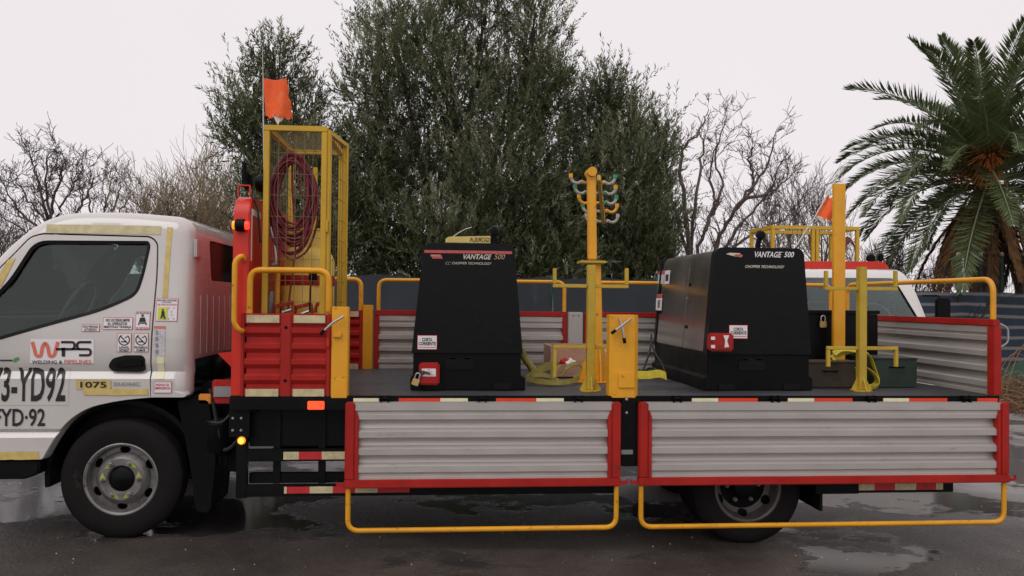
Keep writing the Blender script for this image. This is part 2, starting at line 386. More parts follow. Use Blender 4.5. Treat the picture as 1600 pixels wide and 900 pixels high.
# drop near-duplicates
o2 = []
for p in outl:
    if not o2 or (Vector(p)-Vector(o2[-1])).length > .006: o2.append(p)
outl = o2
def inset(poly, d):
    k = len(poly); out = []
    for i in range(k):
        a = (Vector(poly[i])-Vector(poly[i-1])).normalized(); b = (Vector(poly[(i+1)%k])-Vector(poly[i])).normalized()
        t = (a+b); t = t.normalized() if t.length > 1e-6 else a
        n = Vector((-t.y, t.x)); c = max(.5, n.dot(Vector((-a.y, a.x))))
        z = poly[i][1]; dd = d/c if z > .93 else d*.08           # lower edges stay crisp
        out.append(tuple(Vector(poly[i]) + n*dd))
    return out
def area(p): return sum(p[i-1][0]*p[i][1]-p[i][0]*p[i-1][1] for i in range(len(p)))/2
if area(outl) < 0: outl.reverse()
YE = 2*1.05-YS
def cabsolid(r, y0, y1, ins):
    lay = [(y0 + r*(1-math.cos(t)), ins + r*(1-math.sin(t))) for t in [PI/2*k/6 for k in range(7)]]
    lay = lay + [(y0+y1-y, i) for y, i in reversed(lay)]
    mb = MB(); n = len(outl)
    for y, i in lay: mb.v += [(p[0], y, p[1]) for p in inset(outl, i)]
    for a in range(len(lay)-1):
        for j in range(n): j2 = (j+1)%n; mb.f.append((a*n+j, a*n+j2, (a+1)*n+j2, (a+1)*n+j))
    mb.f.append(tuple(range(n))); mb.f.append(tuple(range((len(lay)-1)*n, len(lay)*n)))
    return clean(mb)
YE = 2*1.05-YS
shell = cabsolid(.10, YS, YE, 0)
inner = cabsolid(.09, YS+.05, YE-.05, .05)
shell = boolop(shell, inner)
WIN = rounded([P(-22, 470), P(8, 440), P(45, 374), P(226, 375), P(229, 384), P(221, 432), P(212, 462), P(160, 486), P(80, 508), P(0, 531), P(-22, 536)],
              [.03, .1, .08, .02, .02, .1, .06, .1, .1, .02, .02], 5)
shell = boolop(shell, clean(MB().prism(WIN, -.5, 2.6)))
shell = boolop(shell, clean(MB().prism(rounded([(.54, 1.66), (1.56, 1.66), (1.60, 1.94), (.50, 1.94)], .04), -1.75, -1.4, 'x')))   # rear window
WS = rounded([(.19, 1.42), (1.91, 1.42), (1.77, 1.97), (.33, 1.97)], .06)
shell = boolop(shell, clean(MB().prism(WS, -3.5, -2.55, 'x')))
shell = boolop(shell, clean(MB().box(-1.69, -1.4, .2, 1.9, .7, 1.14)))
def warp(me):
    b = bmesh.new(); b.from_mesh(me)
    for zc in CREASE+[.8, .95, 1.2, 1.3, 1.38, 1.46, 1.54, 1.62, 1.7, 1.78, 1.86, 1.94, 2.02]:
        bmesh.ops.bisect_plane(b, geom=b.verts[:]+b.edges[:]+b.faces[:], plane_co=(0,0,zc), plane_no=(0,0,1))
    for xc in (-3.0, -2.7, -2.4, -2.1, -1.85):
        bmesh.ops.bisect_plane(b, geom=b.verts[:]+b.edges[:]+b.faces[:], plane_co=(xc,0,0), plane_no=(1,0,0))
    bmesh.ops.triangulate(b, faces=b.faces)
    for v in b.verts:
        t = (v.co.y-1.05)/(1.05-YS); s = abs(t)**1.5
        v.co.y -= yoff(v.co.z)*s*(1 if t > 0 else -1)
    b.to_mesh(me); b.free(); return me
DOOR = rounded([P(-70, 600), P(-70, 480), P(8, 400), P(35, 368), P(55, 362), P(229, 367), P(241, 378), P(243, 427), P(237, 555), P(236, 640), P(60, 760), P(-70, 760)],
               [.02, .05, .1, .03, .03, .04, .04, .1, .1, .0, .0, 0], 5)
DOOR2 = inset(DOOR if area(DOOR) > 0 else DOOR[::-1], .010)
door_near = boolop(shell, clean(MB().prism(DOOR2, -.3, .32)), 'INTERSECT')
body = boolop(shell, clean(MB().prism(DOOR, -.3, .32)))
cab = link('cab', warp(body), 'cab_white', truck, 28)
door = link('door', warp(door_near), 'cab_white', truck, 28)
for o_ in (cab, door):                                      # dark trim on the faces that look into the cab
    o_.data.materials.append(MATS['interior'])
    for p_ in o_.data.polygons:
        c_ = p_.center
        inside = CX0+.03 < c_.x < CX1-.03 and YS+yoff(c_.z)+.030 < c_.y < YE-yoff(c_.z)-.030 and c_.z < 2.08
        if inside and p_.normal.dot(Vector((-2.4, 1.05, 1.45))-c_) > 0: p_.material_index = 1
def winpane(y, flip=False):
    poly = [(x, z) for x, z in WIN]; mb = MB(); n = len(poly)
    f = (lambda x, z, d: yside(x, z, -.020-d)) if not flip else (lambda x, z, d: 2.1-yside(x, z, -.020-d))
    mb.v = [(x, f(x, z, 0), z) for x, z in poly]+[(x, f(x, z, .005), z) for x, z in poly]
    mb.f = [tuple(range(n)), tuple(range(2*n-1, n-1, -1))]; return mb
glass_o = winpane(0).build('window_glass', 'cab_glass', door, smooth=0)
T('window_glass', winpane(0, True), 'cab_glass', smooth=0)
# rubber round the window
sealp = [(x, yside(x, z, .001), z) for x, z in WIN]
sealo = MB(); n = len(WIN); wi = inset(WIN if area(WIN) > 0 else WIN[::-1], .022); wo = WIN if area(WIN) > 0 else WIN[::-1]
sealo.v = [(x, yside(x, z, .002), z) for x, z in wo]+[(x, yside(x, z, -.004), z) for x, z in wi]+[(x, yside(x, z, -.03), z) for x, z in wo]
for i in range(n): j = (i+1) % n; sealo.f += [(i, j, n+j, n+i), (i, j, 2*n+j, 2*n+i)]
sealo.build('window_seal', 'seal', door, smooth=40)
T('rear_window_glass', MB().prism(rounded([(.545, 1.665), (1.555, 1.665), (1.595, 1.935), (.505, 1.935)], .035), CX1-.035, CX1-.03, 'x'), 'glass_dark')
def wsx(z): return -3.12+(z-1.40)*(.32/.46)
wsg = MB(); n = len(WS)
wsg.v = [(wsx(z)+.03, y, z) for y, z in WS]+[(wsx(z)+.036, y, z) for y, z in WS]; wsg.f = [tuple(range(n)), tuple(range(2*n-1, n-1, -1))]
T('windscreen', wsg, 'screen_glass', smooth=0)
# front face: grille, bumper, lamps (mostly out of frame)
fg = MB().box(CX0-.012, CX0+.01, .45, 1.65, .95, 1.12)
T('grille', fg, 'black_plastic', bevel=.01)
T('bumper', MB().box(CX0-.10, CX0+.25, .10, 2.0, .36, .60), 'cab_white', bevel=.03)
for y in (.30, 1.80): T('headlight', MB().box(CX0-.02, CX0+.03, y-.13, y+.13, .68, .84), 'headlamp', bevel=.02)
# interior
T('dashboard', MB().prism(rounded([(-3.10, 1.0), (-2.72, 1.0), (-2.66, 1.34), (-2.72, 1.40), (-3.06, 1.40)], .04), .18, 1.92), 'interior', smooth=40)
for y0 in (.30, 1.30):
    s = MB().prism(rounded([(-2.30, 1.0), (-1.86, 1.0), (-1.80, 1.12), (-2.32, 1.14)], .04), y0, y0+.48)
    so_ = T('seat', s, 'seat_cloth', smooth=40)
    MB().prism(rounded([(-1.95, 1.10), (-1.80, 1.10), (-1.70, 1.74), (-1.80, 1.78)], .04), y0+.02, y0+.46).build('backrest', 'seat_cloth', so_, smooth=40)
    MB().prism(rounded([(-1.80, 1.80), (-1.72, 1.80), (-1.70, 1.95), (-1.77, 1.95)], .03), y0+.12, y0+.36).build('headrest', 'seat_cloth', so_, smooth=40)
sw = []
for k in range(25):
    q = 2*PI*k/24; sw.append((-2.50+.09*math.cos(q), .55+.20*math.sin(q), 1.46+.185*math.cos(q)))
swo = T('steering_wheel', MB().tube(sw, .014, 8, False), 'interior_pale')
MB().tube([(-2.50, .55, 1.46), (-2.75, .55, 1.25)], .03).build('steering_column', 'interior', swo)
T('mirror_bracket', MB().tube(rpath([(-2.86, .10, 1.75), (-2.98, -.06, 1.75), (-2.98, -.06, 1.35), (-2.93, .08, 1.3)], .04), .012), 'black_plastic')
T('side_mirror', MB().box(-3.02, -2.96, -.17, .0, 1.38, 1.72), 'black_plastic', bevel=.02)
# roof beading on the cab rear + roof bolts
for y in (.35, .6, .85, 1.1, 1.35, 1.6):
    T('roof_rib', MB().prism(rounded([(-1.735, 2.070), (-1.67, 2.03), (-1.640, 1.97), (-1.68, 1.97), (-1.74, 2.06)], .01), y, y+.05), 'cab_white', smooth=60)
for y in (.30, .45, .60, .75, .9, 1.05, 1.2, 1.35, 1.5): 
    T('back_rib', MB().box(CX1-.004, CX1+.006, y, y+.05, 1.16, 1.56), 'cab_white', bevel=.004)
T('back_vent', MB().box(CX1-.004, CX1+.012, .16, .30, 1.80, 1.93), 'cab_white', bevel=.01)
for px in (90, 110, 212, 230):
    x, _ = xz(px, 336, .3); T('roof_bolt', MB().lathe([(0, 0), (.01, 0), (.012, .008), (.006, .016), (0, .017)], (x, .34, 2.085), 'z', 8), 'steel')
# wheel arch liner, step, mudguard
def shellarc(cx, cz, r, a0, a1, y0, y1, th, n=20):
    return MB().prism(arc(cx, cz, r, a0, a1, n)+arc(cx, cz, r-th, a1, a0, n), y0, y1)
T('wheel_arch', shellarc(-2.035, .385, .492, -8, 188, YS+.085, .62, .03), 'black_plastic', smooth=50)
T('arch_panel', MB().prism(arc(-2.035, .385, .488, 0, 180, 24)+arc(-2.035, .385, .30, 180, 0, 24), .40, .42), 'seal', smooth=50)
T('side_step', MB().prism(rounded([(-3.1, .50), (-2.51, .50), (-2.52, .42), (-2.60, .39), (-3.1, .39)], .03), YS-.01, .45), 'black_plastic', bevel=.01)
T('mudguard', MB().prism(rounded([(-1.70, .88), (-1.50, .88), (-1.45, .50), (-1.48, .16), (-1.57, .16), (-1.60, .4), (-1.64, .62)], .03), .12, .55), 'chassis_black', smooth=40)
# door handle
hx = [P(169, 572), P(176, 560), P(195, 555), P(222, 555), P(227, 560), P(227, 578), P(221, 581), P(176, 580)]
MB().prism(rounded(hx, .02), YS-.004, YS+.02).build('handle_recess', 'seal', door, smooth=40)
MB().prism(rounded([P(180, 567), P(200, 561), P(222, 561), P(224, 571), P(196, 573), P(183, 573)], .015), YS-.018, YS+.0).build('door_handle', 'black_plastic', door, bevel=.003)
# tape and lettering on the cab
def patch(name, px0, px1, py0, py1, mat, parent, d=.003, jag=0):
    a = P(px0, py1); b = P(px1, py0); mb = MB(); zs = sorted({a[1], b[1], *[z for z in CREASE+[1.3, 1.5, 1.7, 1.8, 1.9] if a[1] < z < b[1]]}); nx = 6
    xs = [a[0]+(b[0]-a[0])*i/nx for i in range(nx+1)]
    for k in range(len(zs)):
        for i, x in enumerate(xs):
            jx = rnd.uniform(-jag, jag) if i in (0, nx) else 0; jz = rnd.uniform(-jag, jag) if k in (0, len(zs)-1) else 0
            mb.v.append((x+jx, yside(x, zs[k], d), zs[k]+jz))
    for k in range(len(zs)-1):
        for i in range(nx): q = k*(nx+1)+i; mb.f.append((q, q+1, q+nx+2, q+nx+1))
    return mb.build(name, mat, parent, smooth=0)
patch('tape_strip', 252, 262, 353, 465, 'tape_yellow', cab, jag=.002)
patch('tape_strip', 62, 244, 351, 362, 'tape_yellow', cab, d=.003, jag=.002).data.materials[0] = MATS['tape_cream_dull']
patch('tape_strip', 245, 257, 557, 592, 'tape_cream', cab, jag=.003)
patch('tape_strip', 131, 232, 607, 617, 'tape_yellow', door, d=.006, jag=.003)
patch('tape_strip', 0, 62, 705, 718, 'tape_yellow', door, jag=.002)
tp = MB(); q4 = [P(5, 405), P(17, 402), P(-2, 448), P(-16, 448)]
tp.v = [(x, yside(x, z, .004), z) for x, z in q4]; tp.f = [(0, 1, 2, 3)]; tp.build('tape_strip', 'tape_yellow', door, smooth=0)
def dtext(s, px0, px1, py0, py1, mat, parent, d=.005, bold=.0, shear=0, name='lettering'):
    a = P(px0, py1); b = P(px1, py0); return text(name, s, a[0], a[1], b[0]-a[0], b[1]-a[1], lambda x, z: yside(x, z, d), mat, parent, bold, shear)
patch('sticker', -20, 109, 573, 633, 'cab_white', door, d=.002)
dtext('73-YD92', -13, 104, 574, 628, 'ink', door, bold=.02)
dtext('FYD\u00b792', -8, 72, 638, 666, 'ink', door, bold=.015)
patch('sticker', 47, 147, 530, 568, 'sticker_white', door, d=.002)
def stroke(px, w, mat, parent, name='logo'):
    mb = MB(); pts = [Vector(P(*q)) for q in px]
    L_ = []; R_ = []
    for i, p in enumerate(pts):
        t = (pts[min(i+1, len(pts)-1)]-pts[max(i-1, 0)]).normalized(); nrm = Vector((-t.y, t.x))*w/2
        L_.append(p+nrm); R_.append(p-nrm)
    mb.v = [(p.x, yside(p.x, p.y, .005), p.y) for p in L_+R_]; k = len(pts)
    mb.f = [(i, i+1, k+i+1, k+i) for i in range(k-1)]; return mb.build(name, mat, parent, smooth=0)
def pxr(pts, r, n=6): return [(p.x, p.y) for p in rpath([(a, b, 0) for a, b in pts], r, n)]
stroke(pxr([(51, 534), (57, 556), (64, 557), (67, 541), (71, 535), (75, 541), (78, 557), (85, 556), (91, 534)], 5), .021, 'logo_coral', door)
stroke(pxr([(96, 534.5), (117, 534.5), (117, 545.5), (88, 545.5)], 6), .015, 'ink', door)
stroke([(99.5, 543), (99.5, 557)], .021, 'ink', door)
stroke(pxr([(143, 534.5), (121, 534.5), (121, 545.5), (142, 545.5), (142, 555), (124, 555)], 6), .015, 'ink', door)
stroke([(113, 545.5), (126, 545.5)], .013, 'ink', door)
dtext('WELDING &', 50, 98, 563, 568, 'ink', door, bold=.01); dtext('PIPELINES', 101, 143, 562, 568, 'logo_coral', door, bold=.01)
stroke([(0, 563), (20, 563)], .009, 'ink', door); stroke([(22, 565), (25, 561), (30, 560)], .018, 'leaf_green_mark', door)
patch('number_plate', 121, 174, 593, 608, 'tape_yellow', door, d=.004); 
for a_, b_ in (((121, 593.5), (174, 593.5)), ((121, 607), (174, 607)), ((121.6, 593), (121.6, 608)), ((173.6, 593), (173.6, 608))): stroke([a_, b_], .006, 'decal_gold', door, 'plate_border')
dtext('1075', 127, 168, 596, 605.5, 'ink', door, d=.008, bold=.02)
dtext('DUONIC', 179, 220, 597, 602.5, 'badge_grey', door, bold=.02, d=.007)
def sign(px0, px1, py0, py1, lines, parent, border='sticker_red', base='sticker_white', d=.003):
    s = patch('sticker', px0, px1, py0, py1, border, parent, d=d); patch('sticker_face', px0+.8, px1-.8, py0+.8, py1-.8, base, parent, d=d+.002)
    for (t, a, b, c, e, mt) in lines: dtext(t, a, b, c, e, mt, parent, d=d+.004, bold=.015)
sign(128, 156, 506.5, 518, [('SOLO PERSONAL', 130, 154, 508.5, 512, 'ink'), ('AUTORIZADO', 132, 152, 513, 516.5, 'ink')], door)
sign(160.5, 207.5, 496, 515, [('NO INTERRUMPIR', 165, 203, 498, 502.5, 'ink'), ('AL OPERADOR', 168, 199, 503.5, 508, 'ink'), ('MIENTRAS TRABAJA', 162.5, 205.5, 509, 513.5, 'ink')], door)
sign(211, 234.5, 487, 515, [('USO OBLIGATORIO', 212.5, 233, 488, 490.5, 'ink'), ('DE CINTURON', 213, 232.5, 511, 514, 'sticker_red')], door)
def blob(px, mat, parent, d=.008, name='pictogram'):
    mb = MB(); q = [P(*p) for p in px]; mb.v = [(x, yside(x, z, d), z) for x, z in q]; mb.f = [tuple(range(len(q)))]; return mb.build(name, mat, parent, smooth=0)
def circ(cx, cy, r, n=14): return [(cx+r*math.cos(2*PI*k/n), cy+r*math.sin(2*PI*k/n)) for k in range(n)]
blob(circ(222.5, 493, 2), 'ink', door); blob([(219, 496), (226, 496), (228, 503), (217, 503)], 'ink', door); stroke([(216, 505), (229, 505)], .008, 'ink', door, 'pictogram'); stroke([(218, 504), (216, 508)], .007, 'ink', door, 'pictogram'); stroke([(227, 504), (229, 508)], .007, 'ink', door, 'pictogram')
for x0 in (183, 209.5):
    sign(x0, x0+23, 520.5, 550, [], door)
    cx, cy = x0+11.5, 531; pts = circ(cx, cy, 8.3, 20); pts.append(pts[0]); stroke(pts, .007, 'sticker_red', door, 'pictogram')
    stroke([(cx-6, cy-6), (cx+6, cy+6)], .007, 'sticker_red', door, 'pictogram'); stroke([(cx-5, cy+3), (cx+3, cy+3)], .008, 'ink', door, 'pictogram'); stroke([(cx+1, cy-3), (cx+5, cy-5)], .006, 'ink', door, 'pictogram')
for a in (('USAR', 187, 202, 541, 543.5), ('CELULAR', 186, 203.5, 544, 546.3), ('PROHIBIDO', 187, 202, 546.8, 549), ('PROHIBIDO', 211, 231, 541, 544.5), ('FUMAR', 214, 228, 545.3, 548.8)): dtext(a[0], a[1], a[2], a[3], a[4], 'ink', door, d=.008, bold=.02)
sign(242.5, 277, 466, 502, [('PARA SUBIR O DESCENDER', 244.5, 275, 468, 470.5, 'ink'), ('DE UN EQUIPO', 252, 267, 471.5, 473.5, 'ink'), ('USE 3 PUNTOS DE APOYO', 245, 275, 474.8, 477.2, 'sticker_red')], cab)
patch('sticker_face', 246, 261, 480, 499, 'sticker_lime', cab, d=.008)
blob(circ(254, 484, 1.6), 'ink', cab, d=.011); blob([(252, 486), (256.5, 486), (257, 492), (259, 498), (256, 498), (254.5, 493), (252, 498), (250.5, 497), (252, 491)], 'ink', cab, d=.011); stroke([(252, 487), (248, 484)], .006, 'ink', cab, 'pictogram')
for a in ((263, 481), (271, 481), (267, 487), (268, 492), (263, 498), (271, 498)): blob(circ(a[0], a[1], 1.1, 6), 'badge_grey', cab)
patch('sticker', 240.5, 258.5, 509, 556, 'sticker_grey', cab); patch('sticker_face', 240.5, 258.5, 509.5, 513, 'logo_coral', cab, d=.005)
for k in range(4): blob([(243, 517+k*10), (247, 516+k*10), (248, 522+k*10), (244, 523+k*10)], 'badge_grey', cab, d=.006)
sign(241.5, 269.5, 596, 614, [('PARADA DE', 244.5, 265, 599, 602.5, 'sticker_red'), ('EMERGENCIA', 243.5, 267.5, 604, 608, 'sticker_red')], cab, d=.004)

# ---- wheels
def wheel(cx, cz, y0, front=True, mirror=False, wdt=.21, nuts=True, rad=.378):
    s = -1 if mirror else 1
    Y = lambda d: y0+s*d
    hub = MB().lathe([(0, Y(.015) if front else Y(.05)), (.05, Y(.018) if front else Y(.05)), (.075, Y(.03) if front else Y(.06)), (.08, Y(.10)), (.08, Y(.2))], (cx, 0, cz), n=28)
    hb = hub.build('wheel', 'black_paint', truck)
    ty = [(.219, .03), (.236, .012), (.30, .0), (.345, .008), (rad-.012, .022), (rad-.002, .034), (rad, .05)]
    for k in range(4):
        a = .05+(wdt-.1)*(k+.35)/4; ty += [(rad, a), (rad-.010, a+.002), (rad-.010, a+.010), (rad, a+.012)]
    ty += [(rad, wdt-.05), (rad-.012, wdt-.022), (.30, wdt), (.219, wdt-.03)]
    MB().lathe([(r, Y(h)) for r, h in ty], (cx, 0, cz), n=64).build('tyre', 'rubber', hb, smooth=30)
    if front: pr = [(.229, .022), (.232, .014), (.224, .010), (.212, .016), (.207, .050), (.199, .068), (.172, .066), (.144, .026), (.132, .016), (.090, .016), (.080, .03)]
    else: pr = [(.229, .022), (.232, .012), (.222, .008), (.212, .016), (.202, .06), (.19, .10), (.155, .125), (.13, .13), (.076, .13)]
    rim = clean(MB().lathe([(r, Y(h)) for r, h in pr]+[(r-.0, Y(h+.012)) for r, h in reversed(pr)], (cx, 0, cz), n=72, closed=True))
    for k in range(6):
        q = 2*PI*(k+.0)/6+R(88); c = Vector((cx+.182*math.cos(q), 0, cz+.182*math.sin(q)))
        ov = [(c.x+.034*math.cos(t)*-math.sin(q)+.021*math.sin(t)*math.cos(q), c.z+.034*math.cos(t)*math.cos(q)+.021*math.sin(t)*math.sin(q)) for t in [2*PI*i/14 for i in range(14)]]
        rim = boolop(rim, clean(MB().prism(ov, Y(-.1), Y(.2))))
    link('rim', rim, 'rim_silver' if front else 'rim_dark', hb, 30)
    MB().lathe([(.0, Y(.13)), (.218, Y(.12))], (cx, 0, cz), n=32).build('brake_drum', 'chassis_black', hb)
    if nuts:
        for k in range(6):
            q = 2*PI*k/6+R(62); x, z = cx+.111*math.cos(q), cz+.111*math.sin(q); yb = .018 if front else .13
            MB().lathe([(.0, Y(yb-.034)), (.010, Y(yb-.033)), (.012, Y(yb-.02)), (.0165, Y(yb-.018)), (.0165, Y(yb+.002))], (x, 0, z), n=6).build('wheel_nut', 'rim_silver', hb, smooth=20)
            if front:
                tq = q+(R(90) if k % 2 else R(-90))
                d = Vector((math.cos(tq), math.sin(tq))); nn = Vector((-d.y, d.x)); p = Vector((x, z))
                poly = [p+nn*.021, p+d*.050, p-nn*.021]+[p+Vector((math.cos(R(a)), math.sin(R(a))))*.022 for a in ()]
                MB().prism([(v.x, v.y) for v in poly], Y(yb-.006), Y(yb-.002)).build('nut_pointer', 'fluor_yellow', hb, smooth=0)
    return hb
fx, fz = -2.037, ground(-2.04)+.375
wheel(fx, fz, .10); wheel(fx, fz, 2.0, mirror=True)
rx = 2.083; rz = ground(rx)+.375
wheel(rx, rz, .10, front=False); wheel(rx, rz, .36, front=False, nuts=False); wheel(rx, rz, 2.0, front=False, mirror=True); wheel(rx, rz, 1.74, front=False, mirror=True, nuts=False)

# ---- chassis
for y in (.66, 1.36): T('frame_rail', MB().box(-3.0, 3.7, y, y+.08, .62, .82), 'chassis_black', bevel=.006)
for x in (-2.7, -1.5, -.5, .5, 1.5, 2.6, 3.5): T('crossmember', MB().box(x, x+.08, .74, 1.36, .66, .78), 'chassis_black')
for x in (-1.25, -.6, 0, .6, 1.2, 1.75, 2.4, 3.0, 3.6): T('deck_bearer', MB().box(x, x+.07, .02, 2.08, .815, .875), 'chassis_black')
T('rear_axle', MB().tube([(rx, .3, rz), (rx, 1.8, rz)], .07, 12), 'chassis_black'); T('differential', MB().lathe([(0, -.17), (.10, -.15), (.17, -.05), (.17, .05), (.10, .15), (0, .17)], (rx, 1.05, rz), n=16), 'chassis_black')
T('front_axle', MB().tube([(fx, .3, fz-.03), (fx, 1.8, fz-.03)], .05, 10), 'chassis_black')
T('drive_shaft', MB().tube([(-1.4, 1.05, .5), (rx, 1.05, rz)], .045, 10), 'chassis_black')
T('gearbox', MB().prism(rounded([(-2.9, .45), (-1.2, .50), (-1.1, .75), (-1.4, .92), (-2.9, .95)], .08), .76, 1.34), 'chassis_black', smooth=40)
for y in (.58, 1.46):
    T('leaf_spring', MB().tube([(rx-.6, y, .50), (rx-.3, y, .40), (rx, y, .37), (rx+.3, y, .39), (rx+.6, y, .48)], .035, 6), 'chassis_black')
    T('leaf_spring', MB().tube([(fx-.5, y, .56), (fx, y, .46), (fx+.5, y, .56)], .035, 6), 'chassis_black')
T('fuel_tank', MB().prism(rounded([(.10, .40), (1.0, .40), (1.0, .78), (.10, .78)], .06), .22, .62), 'chassis_black', smooth=40)
T('battery_box', MB().box(-.60, .02, .22, .60, .42, .78), 'chassis_black', bevel=.015)
T('air_tank', MB().tube([(-1.05, .30, .60), (-.65, .30, .60)], .12, 16), 'chassis_black')
T('air_cleaner', MB().prism(rounded([(-1.60, .62), (-1.37, .62), (-1.37, .98), (-1.60, .98)], .05), .30, .60), 'black_plastic', smooth=40)
T('intake_duct', MB().tube(rpath([(-1.55, .5, .9), (-1.52, .4, 1.08), (-1.48, .4, 1.13), (-1.40, .6, 1.14)], .05), .05, 10), 'black_plastic')
for k, (a, b) in enumerate((((-1.62, .16, .86), (-1.40, .22, .50)), ((-1.58, .14, .76), (-1.36, .2, .80)), ((-1.55, .2, .58), (-1.30, .2, .64)), ((-1.5, .15, .95), (-1.45, .2, .45)))):
    T('brake_line', MB().tube(rpath([a, ((a[0]+b[0])/2+.05, .12, (a[2]+b[2])/2-.06), b], .05), .012, 6), 'cable_black')
T('bracket', MB().box(-1.58, -1.45, .18, .24, .48, .86), 'chassis_black', bevel=.01); T('bracket', MB().box(-1.40, -1.30, .2, .26, .40, .84), 'chassis_black', bevel=.01)
T('air_compressor', MB().lathe([(0, 0), (.09, 0), (.11, .03), (.11, .2), (.08, .24), (0, .24)], (-1.46, .22, .52), 'z', 16), 'chassis_black')
T('side_marker', MB().box(X(310, .12, 625), X(329, .12, 625), .12, .16, Z(632, .12, 320), Z(616, .12, 320)), 'amber_dull', bevel=.006)
T('tail_lamp', MB().box(X(331, .14, 612), X(364, .14, 612), .14, .20, Z(631, .14, 345), Z(594, .14, 345)), 'red_worn', bevel=.006)
T('lamp_plate', MB().box(X(334, .13, 612), X(362, .13, 612), .128, .138, Z(620, .13, 345), Z(604, .13, 345)), 'badge_grey')
T('headboard_gusset', MB().prism([xz(340, 552, .2), xz(366, 549, .2), xz(366, 578, .2)], .2, .23), 'red')
# side guard
yg = .03
def gx(px, py=700): return X(px, yg, py)
def gz_(py, px=450): return Z(py, yg, px)
T('guard_post', MB().box(gx(369), gx(386), yg, yg+.05, gz_(778), gz_(640)), 'black_paint', bevel=.004)
T('bolt_plate', MB().box(gx(358), gx(390), yg-.012, yg-.002, gz_(682), gz_(622)), 'black_paint')
for px in (364, 377):
    for py in (634, 653, 672): T('bolt', MB().lathe([(0, -.008), (.007, -.007), (.010, 0)], (gx(px), yg-.012, gz_(py, 370)), 'y', 8), 'steel')
T('guard_rail', MB().box(gx(386), X(965, yg, 770), yg, yg+.04, gz_(776), gz_(758)), 'black_paint', bevel=.004)
T('guard_rail', MB().box(gx(386), X(965, yg, 700), yg, yg+.04, gz_(721), gz_(702)), 'black_paint', bevel=.004)
T('guard_rail', MB().box(gx(386), gx(545), yg+.06, yg+.10, gz_(758), gz_(742)), 'black_paint', bevel=.004)
T('side_skirt', MB().box(gx(386), gx(545), yg+.06, yg+.08, gz_(700), gz_(632)), 'black_paint', bevel=.004)
for px in (425, 496, 700, 900): T('guard_strut', MB().box(gx(px), gx(px+11), yg+.042, yg+.08, gz_(758), gz_(640)), 'black_paint')
def gtape(px0, px1, py0, py1, mt): T('reflective_tape', MB().box(gx(px0, py0), gx(px1, py0), yg-.003, yg-.0005, gz_(py1), gz_(py0)), mt)
for a, b, mt in ((443, 467, 'tape_cream_dull'), (467, 503, 'tape_red_dull'), (503, 540, 'tape_cream_dull')): gtape(a, b, 706, 718, mt)
for a, b, mt in ((444, 448, 'tape_cream_dull'), (448, 484, 'tape_red_dull'), (484, 520, 'tape_cream_dull'), (520, 555, 'tape_red_dull'), (555, 590, 'tape_cream_dull'), (590, 640, 'tape_red_dull')): gtape(a, b, 760.5, 771, mt)
yl = yg-.01
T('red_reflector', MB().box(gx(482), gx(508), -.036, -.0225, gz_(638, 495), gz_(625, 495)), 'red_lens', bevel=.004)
lx, lz = gx(378, 688), gz_(688, 378)
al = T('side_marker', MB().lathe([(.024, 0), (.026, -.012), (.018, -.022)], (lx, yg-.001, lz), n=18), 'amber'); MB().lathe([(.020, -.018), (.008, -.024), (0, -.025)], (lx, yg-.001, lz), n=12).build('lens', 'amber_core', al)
# rear under-run bar
yg2 = .05
T('rear_guard', MB().box(X(1272, yg2, 765), X(1490, yg2, 765), yg2, yg2+.05, Z(770, yg2, 1380), Z(752, yg2, 1380)), 'black_paint', bevel=.004)
T('rear_guard_block', MB().box(X(1272, yg2, 765), X(1340, yg2, 765), yg2-.02, yg2-.002, Z(771, yg2, 1300), Z(750, yg2, 1300)), 'black_paint', bevel=.004)
for a, b, mt in ((1340, 1366, 'tape_cream_dull'), (1366, 1398, 'tape_red_dull'), (1398, 1431, 'tape_cream_dull'), (1431, 1462, 'tape_red_dull'), (1462, 1473, 'tape_cream_dull')):
    T('reflective_tape', MB().box(X(a, yg2, 760), X(b, yg2, 760), yg2-.004, yg2-.001, Z(765.5, yg2, 1400), Z(753, yg2, 1400)), mt)
for px in (1330, 1465): T('guard_strut', MB().box(X(px, yg2), X(px, yg2)+.04, yg2+.06, yg2+.1, .3, .8), 'black_paint')
T('mudflap', MB().box(rx+.50, rx+.52, .1, .6, ground(rx)+.22, .8), 'rubber')

# ---- deck
DX0 = -1.33
dk = MB(); prof = []; y = .0
while y < 2.1-.02:
    prof += [(y+.003, ZB-.004), (y+.009, ZB+.001), (y+.030, ZB+.001), (y+.036, ZB-.004)]; y += .042
prof = [(0, ZB-.05)]+prof+[(2.1, ZB-.004), (2.1, ZB-.05)]
dk.prism([(a, b) for a, b in prof], DX0, XT, 'x')
T('deck', dk, 'deck', smooth=25)
T('side_rail', MB().box(DX0, XT+.03, -.022, -.001, .835, ZB+.004), 'black_paint', bevel=.003)
T('side_rail', MB().box(DX0, XT+.03, 2.101, 2.12, .835, ZB-.002), 'black_paint')
T('rear_rail', MB().box(XT+.002, XT+.03, 0, 2.1, .80, ZB-.002), 'black_paint')
T('centre_plate', MB().box(X(970, -.03, 680), X(1000, -.03, 680), -.045, -.024, Z(728, -.03, 985), Z(622, -.03, 985)), 'black_paint', bevel=.003)
for py in (624, 645): T('bolt', MB().lathe([(0, -.01), (.008, -.008), (.011, 0)], (X(979, -.045, py), -.045, Z(py, -.045, 980)), n=8), 'steel')
T('data_plate', MB().box(X(971, -.05, 705), X(989, -.05, 705), -.0475, -.0455, Z(710, -.05, 980), Z(703, -.05, 980)), 'badge_grey')
yt = -.024
